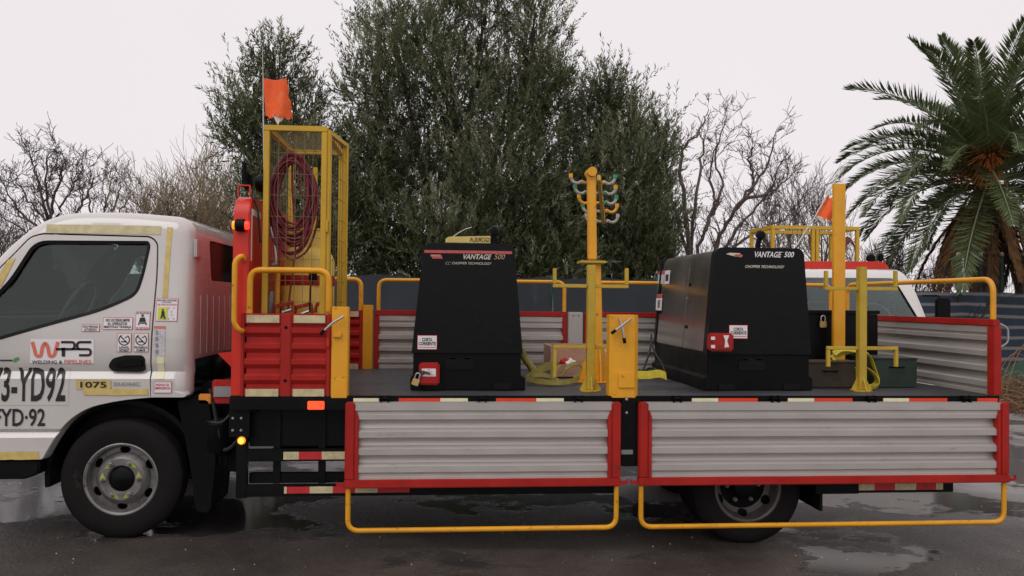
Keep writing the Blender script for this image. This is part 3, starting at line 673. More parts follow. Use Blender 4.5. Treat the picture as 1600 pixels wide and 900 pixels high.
for a, b, mt in ((552, 592, 0), (623, 688, 1), (688, 731, 0), (775, 838, 1), (838, 881, 0), (1081, 1122, 0), (1122, 1184, 1), (1231, 1272, 0), (1272, 1332, 1), (1380, 1420, 0), (1420, 1480, 1), (1527, 1559, 1)):
    T('reflective_tape', MB().box(X(a, yt, 625), X(b, yt, 625), yt-.001, yt+.001, ZB-.045, ZB-.011), ('tape_cream', 'tape_red')[mt])
for px in (601, 753, 903, 1057, 1210, 1360, 1508):
    x = X(px, yt, 623); h = MB(); 
    for d in (-.026, .020): h.box(x+d, x+d+.008, -.055, -.022, ZB-.042, ZB+.008)
    h.tube([(x-.030, -.04, ZB-.012), (x+.032, -.04, ZB-.012)], .008, 8)
    T('hinge', h, 'chassis_black')

# ---- drop sides
def corr_prof(z0, z1, up=True):
    """(depth, z) from the top down: proud flat bands with hollow, downward-shaded bays between"""
    H = z1-z0; pts = [(0, z1), (0, z1-.10*H), (.010, z1-.115*H), (.010, z1-.145*H), (.004, z1-.155*H), (.004, z1-.215*H)]
    n = 3; a = .235*H; per = (.90*H-a)/n*1.0
    for k in range(n):
        t = z1-a-k*per; pts += [(.048, t+.002), (.048, t-.16*per), (.036, t-.44*per), (.004, t-.58*per), (.0, t-.61*per), (.0, t-.95*per)]
    pts += [(.014, z1-.915*H), (.014, z1-.945*H), (.006, z1-.955*H), (.006, z0)]
    return pts
def corr(f0, a0, a1, z0, z1, n=30):
    ph = rnd.uniform(0, 6)
    f = lambda a, d, z: f0(a, d+.0022*math.sin(a*3.1+z*7+ph)*math.sin(a*7.3+ph*2)+.0012*math.sin(a*19+z*23+ph), z)
    return corr_(f, a0, a1, z0, z1, n)
def corr_(f, a0, a1, z0, z1, n):
    """f(a, depth, z) -> point"""
    mb = MB(); pr = corr_prof(z0, z1); k = len(pr)
    for i in range(n+1):
        a = a0+(a1-a0)*i/n; mb.v += [f(a, d, z) for d, z in pr]
    for i in range(n):
        for j in range(k-1): mb.f.append((i*k+j, i*k+j+1, (i+1)*k+j+1, (i+1)*k+j))
    b0 = len(mb.v)
    for i in range(n+1):
        a = a0+(a1-a0)*i/n; mb.v += [f(a, .056, z1), f(a, .056, z0)]
    for i in range(n): q = b0+2*i; mb.f.append((q, q+1, q+3, q+2))
    return mb
yp = -.10
def near_side(px0, px1):
    x0, x1 = X(px0, yp, 700), X(px1, yp, 700); z1, z0 = Z(629.5, yp, (px0+px1)/2), .352; zb = z0+.052
    s = corr(lambda a, d, z: (a, yp+.012+d, z), x0+.035, x1-.035, zb-.01, z1).build('drop_side', 'panel_grey', truck, smooth=20)
    fr = MB().box(x0-.012, x1+.012, yp-.004, yp+.055, z0, zb)
    fr.build('bottom_rail', 'red_worn', s, bevel=.006)
    for a, sg in ((x0, 1), (x1, -1)):
        lo, hi = sorted((a-.010*sg, a+.052*sg))
        MB().box(lo, hi, yp, yp+.053, zb-.002, z1+.002).build('side_channel', 'red_worn', s, bevel=.008)
        lo, hi = sorted((a+.053*sg, a+.075*sg))
        MB().prism([(lo, zb+.0), (hi, zb+.0), (hi, z1-.09), (hi-(.012 if sg > 0 else -.0), z1-.06), (lo, z1-.045)] if sg > 0 else [(lo, zb), (hi, zb), (hi, z1-.045), (lo, z1-.09)], yp+.002, yp+.05).build('side_channel', 'red_worn', s, bevel=.003)
        hk = [(a-.012*sg, z0+.025), (a-.055*sg, z0+.030), (a-.062*sg, z0+.045), (a-.062*sg, z0+.018), (a-.050*sg, z0+.010), (a-.012*sg, z0+.004)]
        MB().prism(hk, yp+.01, yp+.03).build('latch_hook', 'red_worn', s)
    MB().tube(rpath([(x0+.012, yp+.03, z0+.01), (x0+.012, yp+.03, .080), (x1-.012, yp+.03, .080), (x1-.012, yp+.03, z0+.01)], .075, 8), .0165, 12).build('handrail', 'rail_yellow', s, smooth=60)
    return s
near_side(541, 968); near_side(1001, 1576)
# far side panels, standing
yf = 2.1
def far_side(x0, x1, rail):
    s = corr(lambda a, d, z: (a, yf-.01+d, z), x0+.03, x1-.03, ZB+.004, ZT-.045).build('drop_side', 'panel_grey', truck, smooth=20)
    MB().box(x0, x1, yf-.018, yf+.04, ZT-.048, ZT).build('top_rail', 'red_worn', s, bevel=.006)
    for a, b in ((x0, x0+.045), (x1-.045, x1)): MB().box(a, b, yf-.016, yf+.038, ZB+.004, ZT-.049).build('side_channel', 'red_worn', s, bevel=.006)
    a, b = rail
    MB().tube(rpath([(a, yf+.01, ZT-.01), (a, yf+.01, ZR-.017), (b, yf+.01, ZR-.017), (b, yf+.01, ZT-.01)], .075, 8), .017, 12).build('handrail', 'rail_yellow', s, smooth=60)
far_side(XA+.055, XM-.075, (XA+.09, XM-.10)); far_side(XM+.085, XT-.05, (XM+.12, XT-.12))
T('stake_post', MB().box(XM-.065, XM+.07, yf-.01, yf+.045, ZB, ZT-.002), 'panel_grey', bevel=.006)
for d in (-.02, .03): T('bolt', MB().lathe([(0, -.008), (.008, -.006), (.011, 0)], (XM+d, yf-.010, ZT-.03), n=8), 'steel')
# tailgate
tg = corr(lambda a, d, z: (XT+.004+d, a, z), .05, 2.05, ZB+.006, ZT-.045).build('tailgate', 'panel_grey', truck, smooth=20)
MB().box(XT-.006, XT+.05, .0, 2.1, ZT-.048, ZT).build('top_rail', 'red_worn', tg, bevel=.006)
for a, b in ((-.015, .055), (2.045, 2.1)): MB().box(XT-.010, XT+.052, a, b, ZB+.006, ZT-.049).build('side_channel', 'red_worn', tg, bevel=.006)
MB().tube(rpath([(XT+.02, .03, ZT-.01), (XT+.02, .03, ZR-.012), (XT+.02, 2.07, ZR-.012), (XT+.02, 2.07, ZT-.01)], .10, 8), .019, 12).build('handrail', 'rail_yellow', tg, smooth=60)
MB().tube(rpath([(XT+.045, .0, ZT-.03), (XT+.10, -.01, ZT-.06), (XT+.10, -.01, ZT-.16), (XT+.05, .0, ZT-.19)], .04), .007, 8).build('latch_handle', 'steel', tg)
T('stake_post', MB().box(XT-.16, XT-.06, yf-.06, yf-.02, ZB, Z(458, yf, 1330)), 'orange_yellow', bevel=.01)

# headboard (solid red wall behind the cab) and fixed front sides
HX0, HX1 = -1.333, -1.233
hb = T('headboard', MB().prism(rounded([(0, .905), (2.1, .905), (2.1, 2.20), (0, 2.20)], [0, 0, .17, .17], 8), HX0, HX1, 'x'), 'red', bevel=.006)
mk = MB().box(HX1+.001, HX1+.004, .055, .30, 2.075, 2.115); mk.box(HX1+.001, HX1+.004, .050, .068, 1.78, 2.073); mk.build('corner_marking', 'sticker_white', hb)
T('grab_handle', MB().tube(rpath([(-1.262, -.002, 1.785), (-1.262, -.06, 1.81), (-1.300, -.075, 1.77), (-1.300, -.075, 1.38), (-1.262, -.06, 1.33), (-1.262, -.002, 1.335)], .04, 6), .0165, 12), 'rail_yellow', smooth=60)
ml = T('marker_lamp', MB().lathe([(0, -.03), (.034, -.03), (.040, -.022), (.040, .022), (.034, .03), (0, .03)], (X(376, -.03, 352), -.034, Z(352, -.03, 376)), 'x', 18), 'black_plastic')
mx_, mz_ = X(376, -.03, 352), Z(352, -.03, 376)
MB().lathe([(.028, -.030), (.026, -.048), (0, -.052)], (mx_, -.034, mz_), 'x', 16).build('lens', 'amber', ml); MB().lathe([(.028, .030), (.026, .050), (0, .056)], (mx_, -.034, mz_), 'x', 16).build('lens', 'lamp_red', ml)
wl = T('work_lamp', MB().box(-1.305, -1.245, .07, .15, 2.24, 2.36), 'black_plastic', bevel=.02)
MB().lathe([(0, 0), (.05, 0), (.062, .03), (.062, .05), (0, .055)], (-1.24, .22, 2.30), 'x', 16).build('lamp_body', 'black_plastic', wl)
MB().box(-1.29, -1.262, .02, .05, 2.30, 2.42).build('antenna_base', 'black_plastic', wl, bevel=.01)
MB().tube(rpath([(-1.32, .06, 2.19), (-1.32, .06, 2.265), (-1.245, .06, 2.265), (-1.245, .06, 2.19)], .01), .006, 6).build('bracket', 'red', wl)
MB().tube(rpath([(-1.30, .10, 2.3), (-1.22, .12, 2.16), (-1.2, .1, 2.1), (-1.19, .13, 1.9)], .04), .008, 6).build('cable', 'cable_black', wl)
def red_side(y0, s, inner=False):
    x0, x1 = X(377, 0, 550), XA-.045
    p = MB().box(x0, x1, y0, y0+.03, ZB-.01, ZT-.002).build('front_side', 'red_worn', truck)
    for a, b in ((x0, x0+.022), ((x0+x1)/2-.035, (x0+x1)/2+.035), (x1-.028, x1)): MB().box(a, b, y0-.020, y0-.0005, ZB-.010, ZT).build('upright', 'red_worn', p, bevel=.006)
    xm = (x0+x1)/2
    for a, b in ((x0+.023, xm-.036), (xm+.036, x1-.029)):
        MB().box(a, b, y0-.019, y0-.0005, ZT-.07, ZT-.002).build('rail', 'red_worn', p, bevel=.005); MB().box(a, b, y0-.019, y0-.0005, ZB-.008, ZB+.055).build('rail', 'red_worn', p, bevel=.005)
        for k in range(4):
            z = ZB+.085+k*.100
            mb = MB(); q = [(-.001, z-.01), (-.018, z+.018), (-.018, z+.045), (-.001, z+.058)]
            mb.prism([(y0+u, v) for u, v in q], a, b, 'x').build('rib', 'red_worn', p, smooth=20)
        for z0, z1 in ((ZT-.060, ZT-.012), (ZB+.0, ZB+.047)): MB().box(a+.012, b-.006, y0-.0225, y0-.0195, z0, z1).build('reflective_tape', 'tape_cream_dull', p)
    MB().tube(rpath([(x0+.045, y0+.01, ZT-.02), (x0+.045, y0+.01, ZR-.014), (x1-.02, y0+.01, ZR-.014), (x1-.02, y0+.01, ZT-.02)], .075, 8), .020, 12).build('handrail', 'rail_yellow', p, smooth=60)
    for zc in (ZT-.09, ZB+.1): MB().lathe([(0, -.004), (.010, -.003), (.010, 0)], (xm, y0-.020, zc), n=10).build('bolt', 'chassis_black', p)
    return p
red_side(0.0, 1); red_side(2.08, -1)
# stake posts
def post(x0, x1, y0, y1, z0, z1, ch, name='stake_post'):
    return T(name, MB().prism([(x0, y0+ch), (x0+ch, y0), (x1-ch, y0), (x1, y0+ch), (x1, y1), (x0, y1)], z0, z1, 'z'), 'orange_yellow', bevel=.003)
p1 = post(X(517, -.02), X(544, -.02), -.02, .06, ZB-.012, ZP, .006); MB().box(X(518, -.02), X(543, -.02), -.026, -.0205, ZB-.01, ZB+.11).build('post_shoe', 'orange_yellow', p1, bevel=.003)
post(XA-.045, XA+.045, 2.06, 2.11, ZB, ZP, .006)
p2 = post(X(953, -.03), X(998, -.03), -.035, .09, ZB-.008, Z(492, -.03, 975), .028); MB().prism(rounded([xz(966, 582, -.04), xz(990, 582, -.04), xz(992, 606, -.04), xz(966, 606, -.04)], .004), -.046, -.0355).build('post_shoe', 'orange_yellow', p2, bevel=.004)
def lever(pts, r=.008, tip=True):
    o = T('latch_lever', MB().tube(pts, r, 8), 'steel')
    if tip: MB().tube([pts[-1], tuple(Vector(pts[-1])+(Vector(pts[-1])-Vector(pts[-2])).normalized()*.035)], r*1.4, 8).build('grip', 'black_plastic', o)
def pp(px, py, y): p = at(px, py, y); return (p.x, p.y, p.z)
lever([pp(537, 494, -.05), pp(520, 504, -.06), pp(507, 516, -.06)]); lever([pp(986, 498, -.06), pp(970, 510, -.07), pp(962, 516, -.07)]); lever([pp(968, 497, -.06), pp(973, 515, -.07), pp(975, 528, -.07)])
T('latch', MB().box(X(520, -.03), X(533, -.03), -.04, -.021, Z(527, -.03, 526), Z(520, -.03, 526)), 'orange_yellow', bevel=.003); T('latch_stop', MB().box(X(510, -.03), X(514, -.03), -.04, -.02, Z(542, -.03, 512), Z(528, -.03, 512)), 'red', bevel=.003)

# ================================================================== LOAD ON THE DECK
def ribbon(pts, wv, th=.005):
    """flat band swept along pts; wv = half-width vector (one or a list)"""
    pts = [Vector(p) for p in pts]; k = len(pts); mb = MB()
    for i, p in enumerate(pts):
        t = (pts[min(i+1, k-1)]-pts[max(i-1, 0)]).normalized(); wq = Vector(wv[i] if isinstance(wv, list) else wv); n = t.cross(wq).normalized()*th/2
        mb.v += [p-wq-n, p+wq-n, p+wq+n, p-wq+n]
    for i in range(k-1):
        a = 4*i; b = a+4
        for j in range(4): j2 = (j+1) % 4; mb.f.append((a+j, a+j2, b+j2, b+j))
    mb.f += [(0, 1, 2, 3), (4*k-4, 4*k-3, 4*k-2, 4*k-1)]; mb.v = [tuple(v) for v in mb.v]; return mb
def spline(ctrl, n=8):
    c = [Vector(p) for p in ctrl]; c = [c[0]*2-c[1]]+c+[c[-1]*2-c[-2]]; out = []
    for i in range(1, len(c)-2):
        for j in range(n):
            t = j/n; out.append(.5*((2*c[i])+(c[i+1]-c[i-1])*t+(2*c[i-1]-5*c[i]+4*c[i+1]-c[i+2])*t*t+(3*c[i]-c[i-1]-3*c[i+1]+c[i+2])*t**3))
    out.append(c[-2]); return out

# ---- welding generators
def generator(label, bx0, bx1, hx0, hx1, tx0, tx1, ztop, expx, y0=.30, y1=1.76):
    g = thing('welding_generator', label, 'generator', ((bx0+bx1)/2, y0, ZB), 'welding generators on the deck')
    zb, zh = ZB+.004, ZB+.262                     # base top / lower edge of the hood
    xa, xb = hx0, hx1
    MB().prism(rounded([(bx0, zb), (bx1, zb), (bx1, zb+.085), (xb-.012, zb+.10), (xb-.012, zh+.01), (xa+.012, zh+.01), (xa+.012, zb+.10), (bx0, zb+.085)], .008), y0+.012, y1).build('base', 'black_plastic', g, bevel=.006)
    for x in (bx0+.10, bx1-.22): MB().box(x, x+.12, y0+.002, y0+.0115, zb+.004, zb+.05).build('fork_pocket', 'seal', g, bevel=.003)
    MB().prism(rounded([(xa+.23, zb+.14), (xa+.43, zb+.14), (xa+.43, zb+.20), (xa+.40, zb+.225), (xa+.26, zb+.225), (xa+.23, zb+.20)], .01), y0+.004, y0+.0115).build('access_plate', 'hood_black', g, bevel=.003)
    for x in (xa+.25, xa+.36): MB().box(x, x+.05, y0+.004, y0+.0115, zh-.045, zh-.03).build('slot', 'seal', g)
    tz = ztop
    ins = .014
    side = lambda x0, x1, t0, t1, i: rounded([(x0+i, zh-.005), (x1-i, zh-.005), (t1-i, tz-i*.7), (t0+i, tz-i*.7)], [.004, .004, .06, .06], 6)
    MB().prism(side(xa, xb, tx0, tx1, ins), y0+.07, y1-.05).build('canopy', 'stainless', g, bevel=.0, smooth=40)
    hd = MB().prism(side(xa, xb, tx0, tx1, 0), y0, y0+.09).build('front_hood', 'hood_black', g, bevel=.012, seg=3, smooth=50)
    MB().prism(side(xa, xb, tx0, tx1, 0), y1-.06, y1).build('rear_hood', 'hood_black', g, bevel=.012, seg=3, smooth=50)
    # service doors on the two slanted sides
    for sgn, (p0, p1) in ((-1, ((xa+ins, zh), (tx0+ins, tz))), (1, ((xb-ins, zh), (tx1-ins, tz)))):
        def q(t, o): return (p0[0]+(p1[0]-p0[0])*t+sgn*o, p0[1]+(p1[1]-p0[1])*t)
        for ya, yb, t0, t1 in ((y0+.11, y0+.60, .02, .52), (y0+.11, y0+.60, .535, .84), (y0+.62, y1-.08, .02, .84)):
            mb = MB(); vs = [q(t0, 0), q(t1, 0)]
            mb.v = [(q(t, o)[0], y, q(t, o)[1]) for y in (ya, yb) for t, o in ((t0, .0), (t0, .007), (t1, .007), (t1, 0))]
            mb.f = [(0, 1, 2, 3), (7, 6, 5, 4), (0, 4, 5, 1), (1, 5, 6, 2), (2, 6, 7, 3), (3, 7, 4, 0)]
            d = mb.build('side_door', 'stainless', g, bevel=.002)
            yc = yb-.05; tc = t0+.42*(t1-t0); c = q(tc, .007); MB().lathe([(0, sgn*.012), (.013, sgn*.010), (.016, 0)], (c[0], yc, c[1]), 'x', 10).build('door_catch', 'black_plastic', d)
    MB().box((tx0+tx1)/2-.02, (tx0+tx1)/2+.02, y0+.3, y0+.9, tz-.012, tz+.012).build('lift_bar', 'black_plastic', g, bevel=.006)
    ex = X(expx, y1-.35, 370)-.015
    MB().tube(rpath([(ex, y1-.35, tz-.02), (ex, y1-.35, tz+.11), (ex+.015, y1-.35, tz+.16)], .03), .022, 12).build('exhaust_pipe', 'chassis_black', g, smooth=60)
    MB().lathe([(0, -.03), (.03, -.026), (.044, 0), (.03, .026), (0, .03)], (ex+.02, y1-.36, tz+.185), 'y', 16).build('rain_cap', 'black_paint', g)
    return g
G1X = [X(p, .3, q) for p, q in ((641, 606), (821, 606), (643, 552), (817, 552), (662, 385), (803, 385))]
gen1 = generator('black generator on the left of the deck with a gold tape roll on top', *G1X, Z(380, .3, 730), 771)
G2X = [X(p, .3, q) for p, q in ((1101, 606), (1271, 606), (1104, 555), (1268, 555), (1119, 392), (1256, 392))]
gen2 = generator('black generator on the right of the deck with dark steel side doors showing', *G2X, Z(387, .3, 1190), 1187)
yg_ = .30-.0035
def gtext(s, px0, px1, py0, py1, mat, g, bold=.0, shear=0):
    a = xz(px0, py1, .3); b = xz(px1, py0, .3); return text('lettering', s, a[0], a[1], b[0]-a[0], b[1]-a[1], yg_-.001, mat, g, bold, shear)
def gbox(name, px0, px1, py0, py1, mat, g, y0=.2965, y1=.2995, bevel=0):
    a = xz(px0, py1, .3); b = xz(px1, py0, .3); return MB().box(a[0], b[0], y0, y1, a[1], b[1]).build(name, mat, g, bevel=bevel)
gbox('stripe', 663, 800, 392.6, 395, 'decal_red', gen1)
gtext('VANTAGE', 724, 768, 397.5, 405, 'decal_cream', gen1, .02, .3); gtext('500', 772, 789, 397.5, 405, 'decal_gold', gen1, -.01, .3)
gtext('CHOPPER TECHNOLOGY', 706, 768, 410, 413, 'decal_cream', gen1, 0, .3); gtext('CC', 696, 704, 409, 413.5, 'badge_grey', gen1, 0, .3)
def logo(g, x, y, w, h):
    q = [xz(*p, .3) for p in ((x, y), (x+w*.84, y), (x+w, y+h), (x+w*.2, y+h))]; MB().prism(q, .2965, .2995).build('logo', 'decal_red', g)
    gtext('LINCOLN', x+w*.05, x+w*.78, y+.8, y+3, 'decal_cream', g, 0, .2)
logo(gen1, 672, 397.5, 20, 6.5)
def sgn(g, px0, px1, py0, py1):
    gbox('sticker', px0, px1, py0, py1, 'sticker_red', g, .2972, .2995); gbox('sticker_face', px0+.7, px1-.7, py0+.7, py1-.7, 'sticker_white', g, .2968, .29715)
    w_ = px1-px0; h = py1-py0
    gtext('CORTA', px0+.24*w_, px0+.76*w_, py0+.18*h, py0+.42*h, 'ink', g, .03); gtext('CORRIENTE', px0+.07*w_, px0+.93*w_, py0+.46*h, py0+.70*h, 'ink', g, .03)
    gbox('sticker_line', px0+.06*w_, px1-.06*w_, py0+.83*h, py0+.87*h, 'decal_red', g, .2965, .29675)
sgn(gen1, 652, 683, 524, 546)
sgn(gen2, 1139, 1168, 508, 529)
gtext('VANTAGE', 1179, 1221, 393.5, 402, 'sticker_white', gen2, .02, .3); gtext('500', 1224.5, 1240.5, 393.5, 402, 'sticker_white', gen2, .02, .3); gtext('TM', 1221, 1224, 393.5, 395, 'decal_cream', gen2)
gtext('CHOPPER TECHNOLOGY', 1164, 1225.5, 415, 418.5, 'decal_cream', gen2, .02, .3)
lg = [xz(p, q, .3) for p, q in ((1134, 397), (1140, 395), (1155, 395.5), (1160, 399), (1158, 402), (1150, 401))]; MB().prism(lg, .2965, .2995).build('logo', 'decal_cream', gen2)
lg = [xz(p, q, .3) for p, q in ((1145, 398), (1157, 397), (1159.5, 399.5), (1157, 401.6), (1150, 401))]; MB().prism(lg, .296, .29645).build('logo', 'decal_red', gen2)
# isolator boxes (part of each generator) and padlocks
def isolator(g, px0, px1, py0, py1, y0, y1):
    a = xz(px0, py1, y0); b = xz(px1, py0, y0); return MB().box(a[0], b[0], y0, y1, a[1], b[1]).build('isolator_box', 'red_worn', g, bevel=.012)
ib1 = isolator(gen1, 654, 687, 567, 602, .245, .308)
a = xz(659, 588, .245); b = xz(681, 576, .245); MB().box(a[0], b[0], .2425, .2448, a[1], b[1]).build('sticker', 'sticker_white', ib1)
for t_, p0, p1, q0, q1 in (('NO', 668, 673, 577, 579), ('TOCAR', 666, 676, 580, 582.5), ('PELIGRO', 664, 679, 584, 587)):
    a = xz(p0, q1, .2425); b = xz(p1, q0, .2425); text('lettering', t_, a[0], a[1], b[0]-a[0], b[1]-a[1], .2415, 'decal_red', ib1)
ib2 = isolator(gen2, 1111, 1147, 521, 549, .20, .298)
q = [xz(p, r, .2) for p, r in ((1130, 524), (1139, 524), (1136, 533), (1139, 542), (1132, 543), (1133, 532))]; MB().prism(q, .197, .1995).build('sticker', 'sticker_white', ib2)
for py in (526, 539): a = xz(1111, py+5, .2); b = xz(1117, py, .2); MB().box(a[0], b[0], .1975, .1995, a[1], b[1]).build('sticker', 'sticker_white', ib2)
def padlock(label, px, py, y, s=1., mat='brass', tilt=0):
    c = at(px, py, y); t = thing('padlock', label, 'padlock', c)
    MB().box(c.x-.024*s, c.x+.024*s, y-.012, y+.012, c.z-.045*s, c.z).build('lock_body', mat, t, bevel=.004)
    MB().tube([(c.x-.015*s, y, c.z-.004)]+[(c.x+.015*s*-math.cos(k*PI/8), y, c.z+.025*s+.015*s*math.sin(k*PI/8)) for k in range(9)]+[(c.x+.015*s, y, c.z-.004)], .005*s, 8).build('shackle', 'steel', t, smooth=60)
    t.rotation_euler = (0, R(tilt), 0); return t
padlock('brass padlock hanging on the red box of the left generator', 651, 592, .232, 1.0, 'brass', 18)
MB().tube([pp(655, 578, .236), pp(662, 583, .236), pp(654, 590, .236)], .008, 8).build('hasp', 'rust_box', ib1)
MB().tube([pp(660, 580, .238), pp(672, 584, .238)], .007, 8).build('hasp', 'rust_box', ib1)
# side stickers on the right generator
def side_pt(px, py):
    """where the view ray meets the slanted left side of the right generator"""
    x0, z0, x1, z1 = G2X[2]+.014, ZB+.262, G2X[4]+.014, Z(387, .3, 1190); n = Vector((z1-z0, 0, -(x1-x0))).normalized(); p0 = Vector((x0, 0, z0))-n*.0095
    d = fw + rt*((px-800)/F) + up*((450-py)/F); return CAM + d*((p0-CAM).dot(n)/d.dot(n))
for k, (pts, mt) in enumerate((([(1029, 424.5), (1038.5, 422), (1038.5, 428), (1029, 430)], 'decal_red'), ([(1029, 430), (1038.5, 428.5), (1037.5, 444), (1028, 443)], 'sticker_grey'), ([(1039.5, 423), (1048, 422), (1046, 443), (1038.5, 444)], 'sticker_white'), ([(1041, 429), (1045.5, 428.5), (1045, 439), (1040.5, 439.5)], 'ink'),
                            ([(1027, 460), (1036, 459), (1036, 465), (1027, 465)], 'decal_red'), ([(1026.5, 466), (1036, 465.5), (1035, 485), (1026, 484.5)], 'sticker_white'), ([(1029, 469), (1033, 469), (1032, 481), (1028.5, 481)], 'badge_grey'))):
    mb = MB(); mb.v = [tuple(side_pt(*p)+Vector((-.0012*(k+1), 0, 0))) for p in pts]; mb.f = [(0, 1, 2, 3)]; mb.build('sticker', mt, gen2, smooth=0)
# tape roll + tie on the left generator
zt1 = Z(380, .3, 730)
tpz = MB(); x0, x1 = X(696, .36, 375), X(766, .36, 375)
tape = tag(MB().prism(rounded([(x0, zt1+.004), (x1, zt1+.004), (x1, zt1+.056), (x0+.02, zt1+.046), (x0, zt1+.03)], .004), .34, .46).build('barrier_tape_bundle', 'tape_yellow', None, bevel=.004), 'flattened gold tape bundle lying on top of the left generator', 'tape bundle')
text('lettering', 'GORILA', x1-.145, zt1+.014, .14, .030, .3385, 'ink', tape, .01, flip=True)
tag(MB().tube([pp(708, 370, .37), pp(716, 364, .36), pp(727, 358, .36), pp(737, 355, .37)], .003, 6).build('cable_tie', 'pole_white', None), 'thin pale cable tie sticking up from the gold tape bundle', 'cable tie')

# ---- gas cage with cylinder, hose and flag
cy0, cy1 = .12, 1.02
cx0, cx1 = X(411, cy0, 300), X(510, cy0, 300); cz1 = Z(196, cy0, 460)
cage = thing('gas_cylinder_cage', 'tall yellow mesh cage standing behind the red headboard', 'cage', ((cx0+cx1)/2, .57, ZB))
pw = .036
for x in (cx0+pw/2, cx1-pw/2):
    for y in (cy0+pw/2, cy1-pw/2): MB().box(x-pw/2, x+pw/2, y-pw/2, y+pw/2, ZB+.002, cz1-pw-.001).build('post', 'cage_yellow', cage, bevel=.003)
for y in (cy0, cy1-pw): MB().box(cx0, cx1, y, y+pw, cz1-pw, cz1).build('top_bar', 'cage_yellow', cage, bevel=.003); MB().box(cx0+pw+.001, cx1-pw-.001, y, y+pw, ZB+.004, ZB+.04).build('bottom_bar', 'cage_yellow', cage, bevel=.003)
for x in (cx0, cx1-pw): MB().box(x, x+pw, cy0+pw+.001, cy1-pw-.001, cz1-pw, cz1).build('top_bar', 'cage_yellow', cage, bevel=.003)
MB().box(cx0+.19, cx0+.22, cy1-.08, cy1-.05, ZB+.01, cz1-.14).build('inner_post', 'cage_yellow', cage)
def wires(f, a0, a1, b0, b1, da, db, r=.0021):
    mb = MB(); n = int(round((a1-a0)/da)); m_ = int(round((b1-b0)/db))
    for i in range(n+1): a = a0+(a1-a0)*i/n; mb.tube([f(a, b0, 0), f(a, b1, 0)], r, 4, False)
    for j in range(m_+1): b = b0+(b1-b0)*j/m_; mb.tube([f(a0, b, 2*r), f(a1, b, 2*r)], r, 4, False)
    return mb
zlo, zhi = ZB+.04, cz1-pw
stuff(wires(lambda a, b, o: (a, cy0+.018+o, b), cx0+pw, cx1-pw, zlo, zhi, .056, .145).build('wire_mesh', 'wire', cage))
stuff(wires(lambda a, b, o: (a, cy1-.018-o, b), cx0+pw, cx1-pw, zlo, zhi, .056, .145).build('wire_mesh', 'wire', cage))
stuff(wires(lambda a, b, o: (cx0+.018+o, a, b), cy0+pw, cy1-pw, zlo, zhi, .056, .145).build('wire_mesh', 'wire', cage))
stuff(wires(lambda a, b, o: (a, b, cz1-.018+o), cx0+pw, cx1-pw, cy0+pw, cy1-pw, .085, .03).build('wire_mesh', 'wire', cage))
# door, hinged at the near post and a little open
dA = Vector((cx1+.006, cy0+.01, 0)); dB = at(541, 300, .62); dB.z = 0; dd = (dB-dA); dl = dd.length; dn = dd.normalized(); dz0, dz1 = ZB+.03, cz1-.02
door2 = MB().bar(dA+dn*.02+Vector((0, 0, dz0)), dA+dn*.02+Vector((0, 0, dz1)), .032, .036, dn).build('cage_door', 'cage_yellow', cage, bevel=.003)
MB().bar(dB-dn*.03+Vector((0, 0, dz0)), dB-dn*.03+Vector((0, 0, dz1)), .032, .05, dn).build('door_stile', 'cage_yellow', door2, bevel=.003)
for z in (dz0+.015, dz1-.015, (dz0+dz1)/2-.35): MB().bar(dA+dn*.04+Vector((0, 0, z)), dB-dn*.058+Vector((0, 0, z)), .03, .03).build('door_rail', 'cage_yellow', door2, bevel=.003)
stuff(wires(lambda a, b, o: tuple(dA+dn*a+Vector((o, 0, b))), .04, dl-.05, dz0, dz1, .056, .145).build('wire_mesh', 'wire', door2))
MB().tube([tuple(dA+Vector((0, -.012, 1.98))), tuple(dA+Vector((0, -.012, 2.06)))], .008, 8).build('hinge', 'cage_yellow', door2)
# cylinder
ccx, ccy = X(479, .48, 430), .52; cr = .185; zs = Z(404, .5, 474)
cyl = thing('gas_cylinder', 'yellow gas cylinder inside the tall mesh cage', 'gas cylinder', (ccx, ccy, ZB))
MB().lathe([(0, ZB+.01), (cr-.02, ZB+.01), (cr, ZB+.04), (cr, zs-.02), (cr-.012, zs+.02), (cr-.05, zs+.065), (cr-.10, zs+.085), (0, zs+.09)], (ccx, ccy, 0), 'z', 40).build('cylinder_body', 'cylinder_yellow', cyl, smooth=50)
MB().lathe([(.115, zs+.05), (.115, zs+.19), (.122, zs+.195), (.122, zs+.205), (.105, zs+.205), (.105, zs+.05)], (ccx+.02, ccy, 0), 'z', 32).build('collar', 'cylinder_yellow', cyl, smooth=40)
MB().lathe([(cr+.002, zs-.19), (cr+.004, zs-.18), (cr+.004, zs-.13), (cr+.002, zs-.12)], (ccx, ccy, 0), 'z', 40).build('warning_band', 'red_worn', cyl)
MB().tube([(ccx, ccy, zs+.08), (ccx, ccy, zs+.15)], .02, 10).build('valve', 'brass', cyl)
